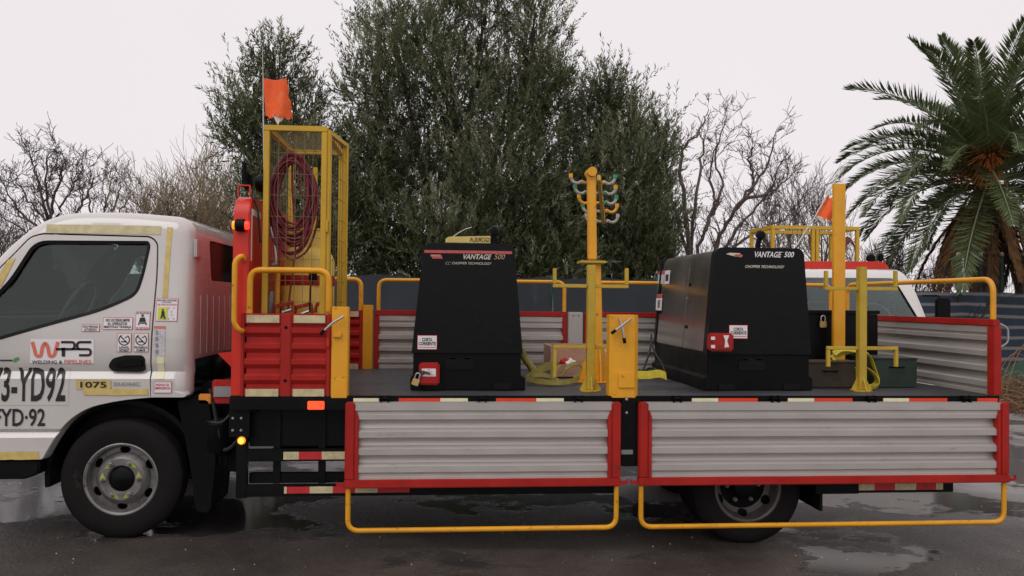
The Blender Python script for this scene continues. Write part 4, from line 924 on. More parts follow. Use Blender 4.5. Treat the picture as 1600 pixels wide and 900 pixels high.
# hose coil
hcx, hyy = X(457, .2, 300), .20; hz0, hz1 = Z(385, .2, 457), Z(238, .2, 457)
hose = MB(); pts = []; rr = random.Random(3)
for k in range(20):
    wd = (X(500, .2)-X(422, .2))/2*rr.uniform(.66, 1.0); top = hz1-rr.uniform(0, .07); bot = hz0+rr.uniform(-.06, .16); dx = rr.uniform(-.012, .012); dy = rr.uniform(-.035, .05)
    for j in range(20):
        q = PI/2+2*PI*j/20; zz = (top+bot)/2+(top-bot)/2*math.sin(q); e = 1 if math.sin(q) < 0 else .92
        pts.append((hcx+dx+wd*math.cos(q)*(1.0-.14*max(0, math.sin(q))), hyy+dy+.012*math.sin(3*q), zz))
for px, py in ((470, 300), (497, 330), (484, 385), (462, 404), (446, 400), (432, 370), (428, 340)): pts.append(pp(px, py, .21))
hs_ = hose.tube(spline(pts, 3), .0075, 7).build('hose_coil', 'hose_red', None, smooth=70); tag(hs_, 'dark red hose coiled in long loops inside the yellow cage', 'hose')
MB().tube(spline([pp(457, 239, .2), pp(457, 300, .24), pp(462, 380, .26), pp(455, 440, .25), pp(450, 486, .25)], 6), .0068, 7).build('hose_tail', 'hose_red', hs_, smooth=70)
t = thing('funnel', 'black rubber bulb on a thin rod standing in the yellow cage', 'tool', pp(486, 486, .25)); c = at(492, 430, .25)
MB().tube([pp(484, 487, .25), pp(485, 450, .25), pp(489, 436, .25)], .006, 8).build('rod', 'chassis_black', t)
MB().lathe([(0, .055), (.024, .05), (.030, .03), (.026, .0), (.030, -.02), (.024, -.04), (0, -.045)], (c.x-.012, .25, c.z), 'z', 16).build('bulb', 'black_plastic', t)
def clamp(label, px, py, y, s, rot):
    c = at(px, py, y); t = thing('screw_clamp', label, 'clamp', c, 'red clamps lying in the cage')
    f = MB().bar((c.x-.06*s, y, c.z), (c.x+.06*s, y, c.z+.03), .02, .025); f.bar((c.x-.055*s, y, c.z), (c.x-.065*s, y, c.z-.05), .02, .02); f.bar((c.x+.055*s, y, c.z+.03), (c.x+.065*s, y, c.z-.04), .02, .02); f.build('clamp_frame', 'red_worn', t, bevel=.003)
    MB().tube([(c.x-.01*s, y-.01, c.z-.04), (c.x+.05*s, y-.01, c.z-.02)], .012, 8).build('screw', 'steel', t)
clamp('red screw clamp at the left bottom of the yellow cage', 444, 479, .24, 1., 0); clamp('red screw clamp below the yellow cylinder, middle of the cage', 474, 481, .27, .9, 0); clamp('red screw clamp at the right bottom of the yellow cage', 502, 477, .26, .6, 0)
ex_ = thing('grease_gun', 'grey tool with a yellow handle leaning left of the yellow cylinder', 'tool', pp(432, 488, .3))
MB().tube([pp(421, 488, .3), pp(424, 455, .3)], .020, 10).build('barrel', 'badge_grey', ex_); MB().tube([pp(432, 490, .32), pp(434, 425, .32)], .018, 10).build('handle', 'orange_yellow', ex_)
hh = thing('rigging_hook', 'silver hook hanging on the left inside the yellow cage', 'hook', pp(428, 410, .2)); MB().tube(spline([pp(423, 355, .2), pp(429, 385, .2), pp(431, 408, .2), pp(425, 414, .2), pp(434, 411, .2)], 6), .010, 8).build('hook_shank', 'steel', hh)
# flag on the cage
fl = thing('orange_flag', 'torn orange flag on a thin pole above the tall yellow cage', 'flag', pp(412, 300, .16))
MB().tube([pp(413, 300, .16), pp(411.5, 190, .16), pp(411, 120, .16), pp(410, 75, .16)], [.0045, .0045, .003, .0015], 6).build('pole', 'pole_white', fl)
def flagmesh(corners, y, amp, nx=14, nz=14, tear=0, mat='flag_orange', parent=None):
    """corners px: tl tr br bl"""
    c = [at(px, py, y) for px, py in corners]; mb = MB(); r2 = random.Random(5)
    for j in range(nz+1):
        for i in range(nx+1):
            u, v = i/nx, j/nz; p = (c[0]*(1-u)+c[1]*u)*(1-v)+(c[3]*(1-u)+c[2]*u)*v
            p = p+Vector((0, amp*math.sin(u*5+v*2)*u, 0))
            if tear and j == nz: p.z += r2.uniform(-.03, .025)*tear
            if tear and i == nx: p.x += r2.uniform(-.012, .012)*tear
            mb.v.append(tuple(p)); 
    for j in range(nz):
        for i in range(nx): q = j*(nx+1)+i; mb.f.append((q, q+1, q+nx+2, q+nx+1))
    b0 = len(mb.v); mb.v += [(x, yy+.002, z) for x, yy, z in mb.v]
    mb.f += [tuple(reversed([k+b0 for k in f])) for f in mb.f]
    return mb.build('cloth', mat, parent, smooth=80, fix=False)
flagmesh([(411, 122), (449, 126), (457, 184), (415, 181)], .16, .05, tear=.6, parent=fl)
flagmesh([(426, 179), (447, 177), (440, 190), (433, 194)], .155, .01, 5, 5, tear=.3, mat='flag_white', parent=fl)

# ---- cable hook stand
hy = .96
hk = thing('cable_hook_stand', 'tall yellow post with a round cap and curved cable hooks', 'stand', (X(930, hy, 598), hy, ZB))
hxa, hxb = X(928.5, hy, 400), X(941, hy, 400)
xb0, xb1 = X(928, hy, 550), X(942, hy, 550)
xt0, xt1 = X(918, hy, 300), X(935.5, hy, 300)
zt_ = Z(270, hy, 922)
MB().prism([(xb0, ZB+.01), (xb1, ZB+.01), (X(937, hy, 410), Z(409, hy, 930)), (X(922, hy, 410), Z(409, hy, 930))], hy-.05, hy+.03).build('lower_post', 'orange_yellow', hk, bevel=.005)
MB().prism([(X(918.5, hy, 405), Z(406, hy, 930)), (X(931.5, hy, 405), Z(406, hy, 930)), (X(930, hy, 275), zt_), (X(917.5, hy, 275), zt_)], hy-.04, hy+.03).build('upper_post', 'orange_yellow', hk, bevel=.008)
MB().tube([(X(923, hy, 268), hy-.075, zt_), (X(924, hy, 268), hy+.10, zt_+.004)], .036, 20).build('cap', 'orange_yellow', hk, smooth=60)
MB().box(X(904, hy, 410), X(943, hy, 410), hy-.10, hy+.08, Z(412, hy, 930), Z(408, hy, 930)).build('flange', 'olive_yellow', hk, bevel=.003)
pB = [(X(898, hy, 598), ZB+.012), (X(953, hy, 598), ZB+.012), (X(953, hy, 598), ZB+.03), (xb1+.005, Z(540, hy, 930)), (xb0-.005, Z(540, hy, 930)), (X(898, hy, 598), ZB+.03)]
MB().prism(pB, hy-.005, hy+.012).build('gusset', 'orange_yellow', hk, bevel=.003)
MB().box(X(896, hy-.1, 598), X(957, hy-.1, 598), hy-.14, hy+.14, ZB+.002, ZB+.0115).build('base_plate', 'orange_yellow', hk, bevel=.003)
MB().prism([(hy-.12, ZB+.012), (hy-.051, ZB+.012), (hy-.051, ZB+.30)], (xb0+xb1)/2-.006, (xb0+xb1)/2+.006, 'x').build('gusset', 'orange_yellow', hk)
b0, b1 = Vector((X(937, hy, 290), hy+.04, zt_-.03)), at(943, 346, hy+.75)
MB().bar(b0, b1, .03, .05).build('arm', 'olive_yellow', hk, bevel=.003)
for i, (f_, lx_, rx_) in enumerate(((.08, 900, 958), (.30, 903, 959), (.52, 911, 960), (.72, 914, 962), (.97, 918, 962))):
    c = b0.lerp(b1, f_)
    for sg, wdt in ((-1, .205-.019*i), (1, .105)):
        e0 = .02+wdt-.10
        pts = [c+Vector((sg*.02, 0, -.012)), c+Vector((sg*(e0+.004), 0, -.012))]+[c+Vector((sg*(e0+.052+.05*math.sin(R(a))), 0, .040-.058*math.cos(R(a)))) for a in range(-45, 96, 20)]
        h = MB().tube(pts, .0125, 10).build('cable_hook', 'rope_grey' if (i, sg) not in ((2, -1), (3, 1)) else 'orange_yellow', hk, smooth=60)
        e = pts[-1]; MB().tube([pts[-2], e, e+(e-pts[-2])*.6], .0165, 10).build('hook_tip', ('tape_green', 'orange_yellow')[(i+(sg > 0)*1+1) % 2] if i < 4 else 'rope_grey', h, smooth=60)
        MB().tube([pts[1], pts[2]], .016, 10).build('hook_collar', ('orange_yellow', 'tape_green', 'tape_green', 'orange_yellow', 'rope_grey')[i], h, smooth=60)

# ---- rack stands
def rack(label, px, py_top, y, base_px, arms, zbase=ZB):
    """arms: (py, px_left, px_right, py_tip)"""
    xc = X(px, y, 520); t = thing('pipe_rack_stand', label, 'stand', (xc, y, zbase), 'yellow rack stands')
    MB().box(xc-.028, xc+.028, y-.028, y+.028, zbase+.012, Z(py_top, y, px)).build('post', 'olive_yellow', t, bevel=.004)
    MB().prism([(xc+.075*math.cos(k*PI/4+PI/8), y+.075*math.sin(k*PI/4+PI/8)) for k in range(8)], zbase+.002, zbase+.0115, 'z').build('base_plate', 'olive_yellow', t)
    for k in range(4):
        d = Vector((math.cos(k*PI/2), math.sin(k*PI/2), 0)); c = Vector((xc, y, zbase+.012)); n = Vector((-d.y, d.x, 0))*.004
        v = [c+d*.0285, c+d*.075, c+d*.0285+Vector((0, 0, .09))]; mb = MB(); mb.v = [tuple(p+n) for p in v]+[tuple(p-n) for p in v]; mb.f = [(0, 1, 2), (5, 4, 3), (0, 3, 4, 1), (1, 4, 5, 2), (2, 5, 3, 0)]; mb.build('gusset', 'olive_yellow', t)
    for py, l, r_, tip in arms:
        z = Z(py, y, px); b_ = .0125
        for sg, pxe in ((-1, l), (1, r_)):
            xe = X(pxe, y, py); a = MB().bar((xc+sg*.0285, y, z), (xe+sg*b_, y, z), .025, .025).build('arm', 'olive_yellow', t, bevel=.003)
            zt2 = Z(tip, y, pxe); MB().bar((xe, y, z+(b_+.001)*(1 if zt2 > z else -1)), (xe, y, zt2), .025, .025).build('arm_end', 'olive_yellow', a, bevel=.003)
    return t
rack('olive yellow rack stand beside the left generator, in front of the hook post', 923, 414, .28, 921, [(447, 866.5, 979, 419), (542, 867, 984, 590)])
rack('olive yellow rack stand in front of the black toolbox, at the right end', 1346, 417, .30, 1348, [(451, 1290.5, 1399, 423), (544, 1294, 1400, 573)])
# ---- tall angle column
ay = .80; x0, x1, xm = X(1303, ay, 450), X(1321, ay, 450), X(1311, ay, 450)
ac = tag(MB().prism([(x0, ay), (xm-.004, ay-.012), (xm+.004, ay-.012), (x1, ay), (x1, ay+.035), (x1-.008, ay+.035), (x1-.008, ay+.01), (x0+.008, ay+.01), (x0+.008, ay+.035), (x0, ay+.035)], ZB+.002, Z(287, ay, 1310), 'z').build('channel_column', 'orange_yellow', None, bevel=.002), 'tall plain yellow channel column in front of the black toolbox', 'column')
# ---- toolboxes
by = .95; x0, x1 = X(1268, by, 520), X(1372, by, 520); z1 = Z(485, by, 1320)
bb = thing('toolbox', 'large black steel toolbox with a brass padlock, behind the yellow column', 'toolbox', ((x0+x1)/2, by, ZB))
x0 -= .12
MB().box(x0, x1, by, by+.60, ZB+.004, z1-.03).build('box_body', 'black_paint', bb, bevel=.006); MB().box(x0-.012, x1+.012, by-.014, by+.61, z1-.028, z1).build('lid', 'black_paint', bb, bevel=.006)
hs2 = X(1286, by, 490); MB().box(hs2-.02, hs2+.02, by-.018, by-.0145, z1-.075, z1-.01).build('hasp', 'black_paint', bb)
padlock('brass padlock on the front of the black toolbox', 1286, 502, by-.034, 1.1)
def lowbox(label, px0, px1, py0, y0, d, mat):
    x0, x1 = X(px0, y0, 590), X(px1, y0, 590); t = thing('storage_box', label, 'box', ((x0+x1)/2, y0, ZB), 'low steel boxes on the deck'); z1 = Z(py0, y0, (px0+px1)/2)
    MB().box(x0, x1, y0, y0+d, ZB+.004, z1-.013).build('box_body', mat, t, bevel=.005); MB().box(x0-.006, x1+.006, y0-.007, y0+d+.006, z1-.012, z1).build('lid', mat, t, bevel=.003)
    MB().tube(rpath([(x0+.12, y0-.001, z1-.07), (x0+.12, y0-.03, z1-.07), (x0+.22, y0-.03, z1-.07), (x0+.22, y0-.001, z1-.07)], .012), .006, 6).build('handle', 'chassis_black', t)
lowbox('low rusty steel box right beside the right generator', 1262, 1346, 565, .50, .22, 'rust_box'); lowbox('low dark green steel box near the tailgate', 1366, 1433, 559, .52, .34, 'green_box')
# ---- straps, box of rags, cables
def strap(label, mat, paths, name='webbing_strap'):
    root = None
    for ctrl, wv in paths:
        mb = ribbon(spline(ctrl, 7), wv, .006)
        if root is None: root = tag(mb.build(name, mat, None, smooth=50), label, 'strap')
        else: mb.build('strap_loop', mat, root, smooth=50)
    return root
strap('yellow webbing strap looped over the rusty box behind the right rack stand', 'strap_yellow',
      [([pp(1303, 553, .45), pp(1315, 546, .46), pp(1335, 548, .44), pp(1356, 552, .42), pp(1366, 575, .42), pp(1371, 592, .42), pp(1366, 603, .42), pp(1353, 604, .42)], (0, .028, .012)),
       ([pp(1338, 575, .42), pp(1352, 574, .41), pp(1366, 585, .41), pp(1371, 598, .41), pp(1362, 604, .41)], (0, .026, .0)),
       ([pp(1300, 560, .47), pp(1316, 551, .48), pp(1334, 547, .48)], (0, .03, .015))])
bw = (0, .010, .022)
s1 = strap('crumpled olive yellow webbing straps heaped beside the left generator', 'strap_olive',
      [([pp(822, 591, .70), pp(836, 581, .74), pp(858, 574, .80), pp(872, 571, .88), pp(866, 569, .95), pp(845, 574, .92), pp(826, 586, .84)], bw),
       ([pp(822, 592, .66), pp(840, 596, .62), pp(866, 598, .58), pp(884, 597, .60), pp(898, 594, .66), pp(905, 590, .74)], (0, .012, .018)),
       ([pp(830, 587, .68), pp(848, 586, .68), pp(862, 590, .64), pp(874, 596, .60)], (0, .016, .016)),
       ([pp(863, 599, .60), pp(865, 585, .62), pp(872, 573, .70), pp(880, 571, .78)], (.022, .012, 0)),
       ([pp(876, 586, .70), pp(886, 575, .74), pp(898, 568, .80), pp(908, 571, .86), pp(906, 582, .80), pp(896, 590, .74)], (0, .022, .012))])
strap('short yellow webbing strap end lying left of the right generator', 'strap_yellow', [([pp(996, 586, .55), pp(1012, 586, .56), pp(1030, 584, .58), pp(1041, 588, .58)], (0, .012, .028))])
# open crate
cy_ = 1.25; x0, x1 = X(860, cy_, 580), X(955, cy_, 580); z1 = Z(541, cy_, 880)
cr_ = thing('open_crate', 'open brown wooden crate behind the yellow strap heap', 'crate', ((x0+x1)/2, cy_, ZB))
MB().box(x0, x0+.018, cy_, cy_+.45, ZB+.01, z1).build('side_board', 'box_wood', cr_, bevel=.002); MB().box(x1-.018, x1, cy_, cy_+.45, ZB+.01, z1).build('side_board', 'box_wood', cr_, bevel=.002)
MB().box(x0+.019, x1-.019, cy_+.432, cy_+.45, ZB+.01, z1).build('back_board', 'box_wood', cr_, bevel=.002); MB().box(x0+.019, x1-.019, cy_, cy_+.018, ZB+.01, ZB+.11).build('front_board', 'box_wood', cr_, bevel=.002)
MB().box(x0+.019, x1-.019, cy_+.019, cy_+.431, ZB+.01, ZB+.025).build('floor_board', 'box_wood', cr_)
def rag(label, px, py, y, w_, h_, mat, seed):
    r2 = random.Random(seed); c = at(px, py, y); b = bmesh.new(); bmesh.ops.create_icosphere(b, subdivisions=3, radius=1)
    for v in b.verts:
        k = 1+.22*math.sin(v.co.x*6+seed)*math.cos(v.co.z*5+seed)+r2.uniform(-.07, .07); v.co = Vector((c.x+v.co.x*w_*k, y+v.co.y*w_*.7*k, c.z+v.co.z*h_*k))
    me = bpy.data.meshes.new('rag'); b.to_mesh(me); b.free(); return tag(link('rag', me, mat, None, 50), label, 'rag', 'rags in the crate')
rag('red rag in the open wooden crate', 882, 567, 1.34, .05, .04, 'red_worn', 1); rag('white rag in the open wooden crate', 892, 570, 1.32, .055, .05, 'sticker_white', 2); rag('beige bag lying on the crate left of the yellow post', 945, 553, 1.32, .10, .055, 'cloth_pale', 3)
tag(MB().tube(spline([pp(813, 546, .9), pp(820, 560, .9), pp(829, 572, .86), pp(836, 584, .8)], 5), .028, 10).build('rolled_canvas', 'strap_olive', None, smooth=60), 'rolled brown canvas leaning on the right side of the left generator', 'canvas roll')
tag(MB().tube(spline([pp(1018, 523, 1.3), pp(1016, 545, 1.2), pp(1008, 570, 1.1), pp(1003, 585, .95), pp(1015, 575, .9), pp(1030, 580, .8)], 6), .009, 8).build('power_cable', 'cable_black', None, smooth=60), 'black cable hanging down left of the right generator', 'cable')
tag(MB().tube(spline([pp(1019, 540, 1.0), pp(1026, 556, .95), pp(1034, 568, .9), pp(1040, 584, .8)], 6), .008, 8).build('power_cable', 'cable_black', None, smooth=60), 'black cable lying against the side doors of the right generator', 'cable')
# flag by the right generator
f2 = thing('orange_flag', 'small torn orange flag on a leaning pole behind the right generator', 'flag', pp(1240, 400, 1.0)); MB().tube([pp(1243, 386, 1.0), pp(1275, 336, 1.0), pp(1300, 291, 1.0), pp(1318, 262, 1.0)], .006, 6).build('pole', 'pole_white', f2)
flagmesh([(1294, 306), (1302, 313), (1301, 346), (1275, 338)], 1.0, .03, tear=.7, parent=f2); flagmesh([(1276, 337), (1288, 339), (1287, 347), (1281, 346)], .995, .0, 4, 4, tear=.3, mat='flag_white', parent=f2)

# ================================================================== SECOND TRUCK
t2 = truck.copy(); col.objects.link(t2); ORIG[t2.name] = ORIG[truck.name].copy()
tp_ = at(1300, 470, 4.9); td = (CAM-tp_); td.z = 0; td.normalize(); tth = math.atan2(-td.y, -td.x)+R(14)
t2.location = (tp_.x+3.4*math.cos(tth)*1, tp_.y+3.4*math.sin(tth), ground(5)); t2.rotation_euler = (0, 0, tth); t2.name = 'parked_truck'
tag(t2, 'second white truck with red headboard parked behind the right generator', 'truck')
keep = ('cab', 'door', 'window_glass', 'rear_window_glass', 'windscreen', 'grille', 'bumper', 'headlight', 'dashboard', 'seat', 'steering_wheel', 'mirror_bracket', 'side_mirror', 'wheel', 'wheel_arch', 'frame_rail', 'deck', 'headboard', 'side_rail', 'rear_rail', 'side_step', 'work_lamp')
base = lambda o: o.name.split('.')[0]
for ch in [c for c in truck.children if base(c) in keep]:
    c = ch.copy(); col.objects.link(c); ORIG[c.name] = Vector((0, 0, 0)); c.parent = t2; c.matrix_parent_inverse = ch.matrix_parent_inverse.copy()
    if base(ch) == 'headboard': c.scale = (1, 1, 1.03); c.location.z = -.02
    for g_ in ch.children:
        if base(g_) in ('window_glass', 'window_seal', 'door_handle', 'handle_recess', 'tyre', 'rim', 'backrest', 'headrest', 'steering_column', 'corner_marking', 'lamp_body', 'bracket'):
            d = g_.copy(); col.objects.link(d); d.parent = c; d.matrix_parent_inverse = g_.matrix_parent_inverse.copy()
ky = 6.75; x0, x1 = X(1206, ky, 360), X(1343, ky, 360); z1 = Z(353, ky, 1275); ZB2 = ZB
k2 = thing('gas_cylinder_cage', 'wide yellow mesh cage on the second truck, behind its red headboard', 'cage', ((x0+x1)/2, ky, ZB2))
for x in (x0, (x0+x1)/2-.06, (x0+x1)/2+.005, x1-.05): MB().box(x, x+.05, ky, ky+.05, ZB2-.05, z1-.056).build('post', 'cage_yellow', k2, bevel=.003)
for x in (x0, x1-.05): MB().box(x, x+.05, ky+.85, ky+.9, ZB2-.05, z1-.056).build('post', 'cage_yellow', k2, bevel=.003); MB().box(x, x+.05, ky+.051, ky+.849, z1-.055, z1).build('top_bar', 'cage_yellow', k2)
for y in (ky, ky+.85): MB().box(x0, x1, y, y+.05, z1-.055, z1).build('top_bar', 'cage_yellow', k2, bevel=.003)
stuff(wires(lambda a, b, o: (a, ky+.025+o, b), x0+.05, x1-.05, ZB2, z1-.055, .07, .15, .003).build('wire_mesh', 'wire', k2)); stuff(wires(lambda a, b, o: (a, ky+.875+o, b), x0+.05, x1-.05, ZB2, z1-.055, .07, .15, .003).build('wire_mesh', 'wire', k2))
pts = []
for k in range(6):
    for j in range(16):
        q = 2*PI*j/16; pts.append((X(1328, ky+.2)+(.10+.01*k)*math.cos(q), ky+.2+.02*k, Z(400, ky+.2)+(.30+.015*k)*math.sin(q)))
tag(MB().tube(spline(pts, 2), .013, 6).build('hose_coil', 'hose_red', None, smooth=70), 'red hose coil at the right end of the second truck\'s cage', 'hose')

# ================================================================== FENCES
fy = 9.7; fz1 = Z(431, fy, 600); fx0, fx1 = -14.0, 4.0
fn = thing('tarp_fence', 'plain dark blue grey tarp fence under the big tree', 'fence', ((fx0+fx1)/2, fy, 0))
nx = 9; wpx = (fx1-fx0)/nx
for i in range(nx):
    a, b = fx0+i*wpx, fx0+(i+1)*wpx; mb = MB(); n = 14; m_ = 5; ph = rnd.uniform(0, 6)
    for j in range(m_+1):
        for k in range(n+1):
            u = k/n; z = gz(a, 0)+.05+(fz1-.05-gz(a, 0)+.02*math.sin(u*PI*3+ph))*j/m_; mb.v.append((a+.03+(wpx-.06)*u, fy+.03*math.sin(u*9+ph)*math.sin(u*PI)+.02*math.sin(j*1.7+u*4), z))
    for j in range(m_):
        for k in range(n): q = j*(n+1)+k; mb.f.append((q, q+1, q+n+2, q+n+1))
    b0 = len(mb.v); mb.v += [(x, y+.006, z) for x, y, z in mb.v]; mb.f += [tuple(reversed([q+b0 for q in f])) for f in mb.f]
    mb.build('tarp_panel', 'tarp', fn, smooth=80, fix=False)
for i in range(nx+1): MB().tube([(fx0+i*wpx, fy+.06, gz(fx0, 0)-.1), (fx0+i*wpx, fy+.06, fz1+.05)], .035, 8).build('fence_post', 'post_green', fn)
def stripe_mat():
    m = bpy.data.materials.new('striped_net'); m.use_nodes = True; nt = m.node_tree; L = nt.links.new; b = nt.nodes['Principled BSDF']; b.inputs['Roughness'].default_value = .85
    tc = N(nt, 'ShaderNodeTexCoord'); sx = N(nt, 'ShaderNodeSeparateXYZ'); L(tc.outputs['Object'], sx.inputs[0])
    nz = N(nt, 'ShaderNodeTexNoise'); nz.inputs['Scale'].default_value = .8; L(tc.outputs['Object'], nz.inputs['Vector'])
    a = N(nt, 'ShaderNodeMath', operation='MULTIPLY_ADD'); L(nz.outputs[0], a.inputs[0]); a.inputs[1].default_value = .16; L(sx.outputs[2], a.inputs[2])
    d = N(nt, 'ShaderNodeMath', operation='DIVIDE'); L(a.outputs[0], d.inputs[0]); d.inputs[1].default_value = .272
    f = N(nt, 'ShaderNodeMath', operation='FRACT'); L(d.outputs[0], f.inputs[0])
    t = N(nt, 'ShaderNodeMath', operation='SUBTRACT'); L(f.outputs[0], t.inputs[0]); t.inputs[1].default_value = .5
    ab = N(nt, 'ShaderNodeMath', operation='ABSOLUTE'); L(t.outputs[0], ab.inputs[0])
    mr = N(nt, 'ShaderNodeMapRange'); mr.inputs[1].default_value = .33; mr.inputs[2].default_value = .39; L(ab.outputs[0], mr.inputs[0])
    n2 = N(nt, 'ShaderNodeTexNoise'); n2.inputs['Scale'].default_value = 60; L(tc.outputs['Object'], n2.inputs['Vector'])
    c1 = N(nt, 'ShaderNodeMixRGB'); L(n2.outputs[0], c1.inputs[0]); c1.inputs[1].default_value = (.012, .022, .040, 1); c1.inputs[2].default_value = (.030, .050, .080, 1)
    c2 = N(nt, 'ShaderNodeMixRGB'); L(n2.outputs[0], c2.inputs[0]); c2.inputs[1].default_value = (.10, .09, .085, 1); c2.inputs[2].default_value = (.26, .235, .225, 1)
    mx = N(nt, 'ShaderNodeMixRGB'); L(mr.outputs[0], mx.inputs[0]); L(c1.outputs[0], mx.inputs[1]); L(c2.outputs[0], mx.inputs[2]); L(mx.outputs[0], b.inputs['Base Color']); MATS['striped_net'] = m
stripe_mat()
sy = 14.5; sx0, sx1 = X(1040, sy), X(1800, sy); sz1 = Z(458, sy, 1520)
sf = thing('striped_net_fence', 'dark blue shade net fence with pale stripes, right behind the tailgate', 'fence', ((sx0+sx1)/2, sy, -.3))
nx = 7; wpx = (sx1-sx0)/nx
for i in range(nx):
    a = sx0+i*wpx; mb = MB(); n = 24; m_ = 6; ph = rnd.uniform(0, 6)
    for j in range(m_+1):
        for k in range(n+1):
            u = k/n; z0 = gz(a, 0)-.05; z = z0+(sz1+.04*math.sin(u*PI)-.0-z0)*j/m_; mb.v.append((a+wpx*u, sy+.06*math.sin(u*11+ph+j*.5)*math.sin(u*PI), z))
    for j in range(m_):
        for k in range(n): q = j*(n+1)+k; mb.f.append((q, q+1, q+n+2, q+n+1))
    b0 = len(mb.v); mb.v += [(x, y+.006, z) for x, y, z in mb.v]; mb.f += [tuple(reversed([q+b0 for q in f])) for f in mb.f]
    mb.build('net_panel', 'striped_net', sf, smooth=80, fix=False)
for i in range(nx+1): MB().tube([(sx0+i*wpx, sy+.08, -.6), (sx0+i*wpx, sy+.08, sz1+.03)], .03, 8).build('fence_post', 'post_green', sf)
gf = thing('mesh_fence', 'tall thin green mesh fence behind the striped fence, with cream capped posts', 'fence', (X(1565, 15.2), 15.2, -.3))
for px in (1498, 1532, 1565, 1598, 1632):
    x = X(px, 15.2, 420); zt2 = Z(400, 15.2, px); p_ = MB().tube([(x, 15.2, -.6), (x, 15.2, zt2)], .045, 10).build('fence_post', 'post_green', gf); MB().lathe([(0, zt2+.10), (.045, zt2+.09), (.06, zt2+.04), (.055, zt2)], (x, 15.2, 0), 'z', 12).build('post_cap', 'cap_cream', p_)
stuff(wires(lambda a, b, o: (a, 15.2+o, b), X(1498, 15.2), X(1632, 15.2), 0, Z(412, 15.2, 1565), .07, .2, .0035).build('wire_mesh', 'post_green', gf))

# brush pile and green sheet on the right
r2 = random.Random(21); bp_ = MB()
for k in range(1500):
    x = r2.gauss(X(1625, 8.2), 1.2); y = r2.gauss(8.6, .8); hh_ = .62*math.exp(-((x-X(1640, 8.2))/1.5)**2-((y-8.6)/1.1)**2); z = ground(x)+r2.uniform(0, max(.03, hh_)); a_ = r2.uniform(0, 2*PI); l = r2.uniform(.15, .55); e = r2.uniform(-.25, .35)
    if x < X(1535, 8.2): continue
    d = Vector((math.cos(a_), math.sin(a_), e))*l; bp_.tube([(x, y, z), tuple(Vector((x, y, z+.02))+d*.5), tuple(Vector((x, y, max(ground(x)+.005, z)))+Vector((d.x, d.y, max(d.z, -.1))))], r2.uniform(.004, .011), 3, False)
stuff(tag(bp_.build('brush_pile', 'straw', None, smooth=0, fix=False), 'heap of dry brown cuttings on the ground by the tailgate', 'brush pile'))
for k in range(4):
    x = X(1570+k*9, 8.0); tag(MB().tube(spline([(x-.3, 8.0, .0), (x-.1, 8.1, .45), (x+.25, 8.2, .62+.1*k), (x+.8, 8.4, .40+.06*k)], 6), .008, 5).build('cut_branch', 'straw', None), ('lowest', 'second lowest', 'second highest', 'highest')[k]+' of the long bent twigs arching over the brown cuttings', 'twig', 'bent twigs')
mb = MB(); n = 16
for j in range(n+1):
    for k in range(n+1):
        u, v = k/n, j/n; x = X(1545, 11)+3.2*u; y = 10.2+1.6*v; mb.v.append((x, y, ground(x)-.03+.95*math.sin(PI*u)**.7*math.sin(PI*v)**.6+.05*math.sin(u*17+v*9)))
for j in range(n):
    for k in range(n): q = j*(n+1)+k; mb.f.append((q, q+1, q+n+2, q+n+1))
tag(mb.build('green_tarpaulin', 'green_net', None, smooth=80), 'dark green net sheet heaped behind the brown cuttings', 'tarpaulin')

# ================================================================== TREES
def leaf_mesh(name, P0, D, Wd, Ln, wd, tint):
    """diamond leaves: base P0, unit dir D, side Wd, length Ln, width wd"""
    n = len(P0); mid = P0+D*(Ln*.45)[:, None]; nrm = np.cross(D, Wd); mid = mid+nrm*(Ln*.06)[:, None]
    V = np.stack([P0, mid+Wd*(wd*.5)[:, None], P0+D*Ln[:, None], mid-Wd*(wd*.5)[:, None]], 1).reshape(-1, 3)
    me = bpy.data.meshes.new(name); me.vertices.add(4*n); me.vertices.foreach_set('co', V.astype(np.float32).ravel())
    me.loops.add(4*n); me.loops.foreach_set('vertex_index', np.arange(4*n, dtype=np.int32)); me.polygons.add(n); me.polygons.foreach_set('loop_start', np.arange(0, 4*n, 4, dtype=np.int32)); me.polygons.foreach_set('loop_total', np.full(n, 4, dtype=np.int32))
    at_ = me.attributes.new('tint', 'FLOAT', 'POINT'); at_.data.foreach_set('value', np.repeat(tint, 4).astype(np.float32)); me.update(); me.validate(); return me
def unit(a): return a/np.maximum(1e-9, np.linalg.norm(a, axis=1))[:, None]
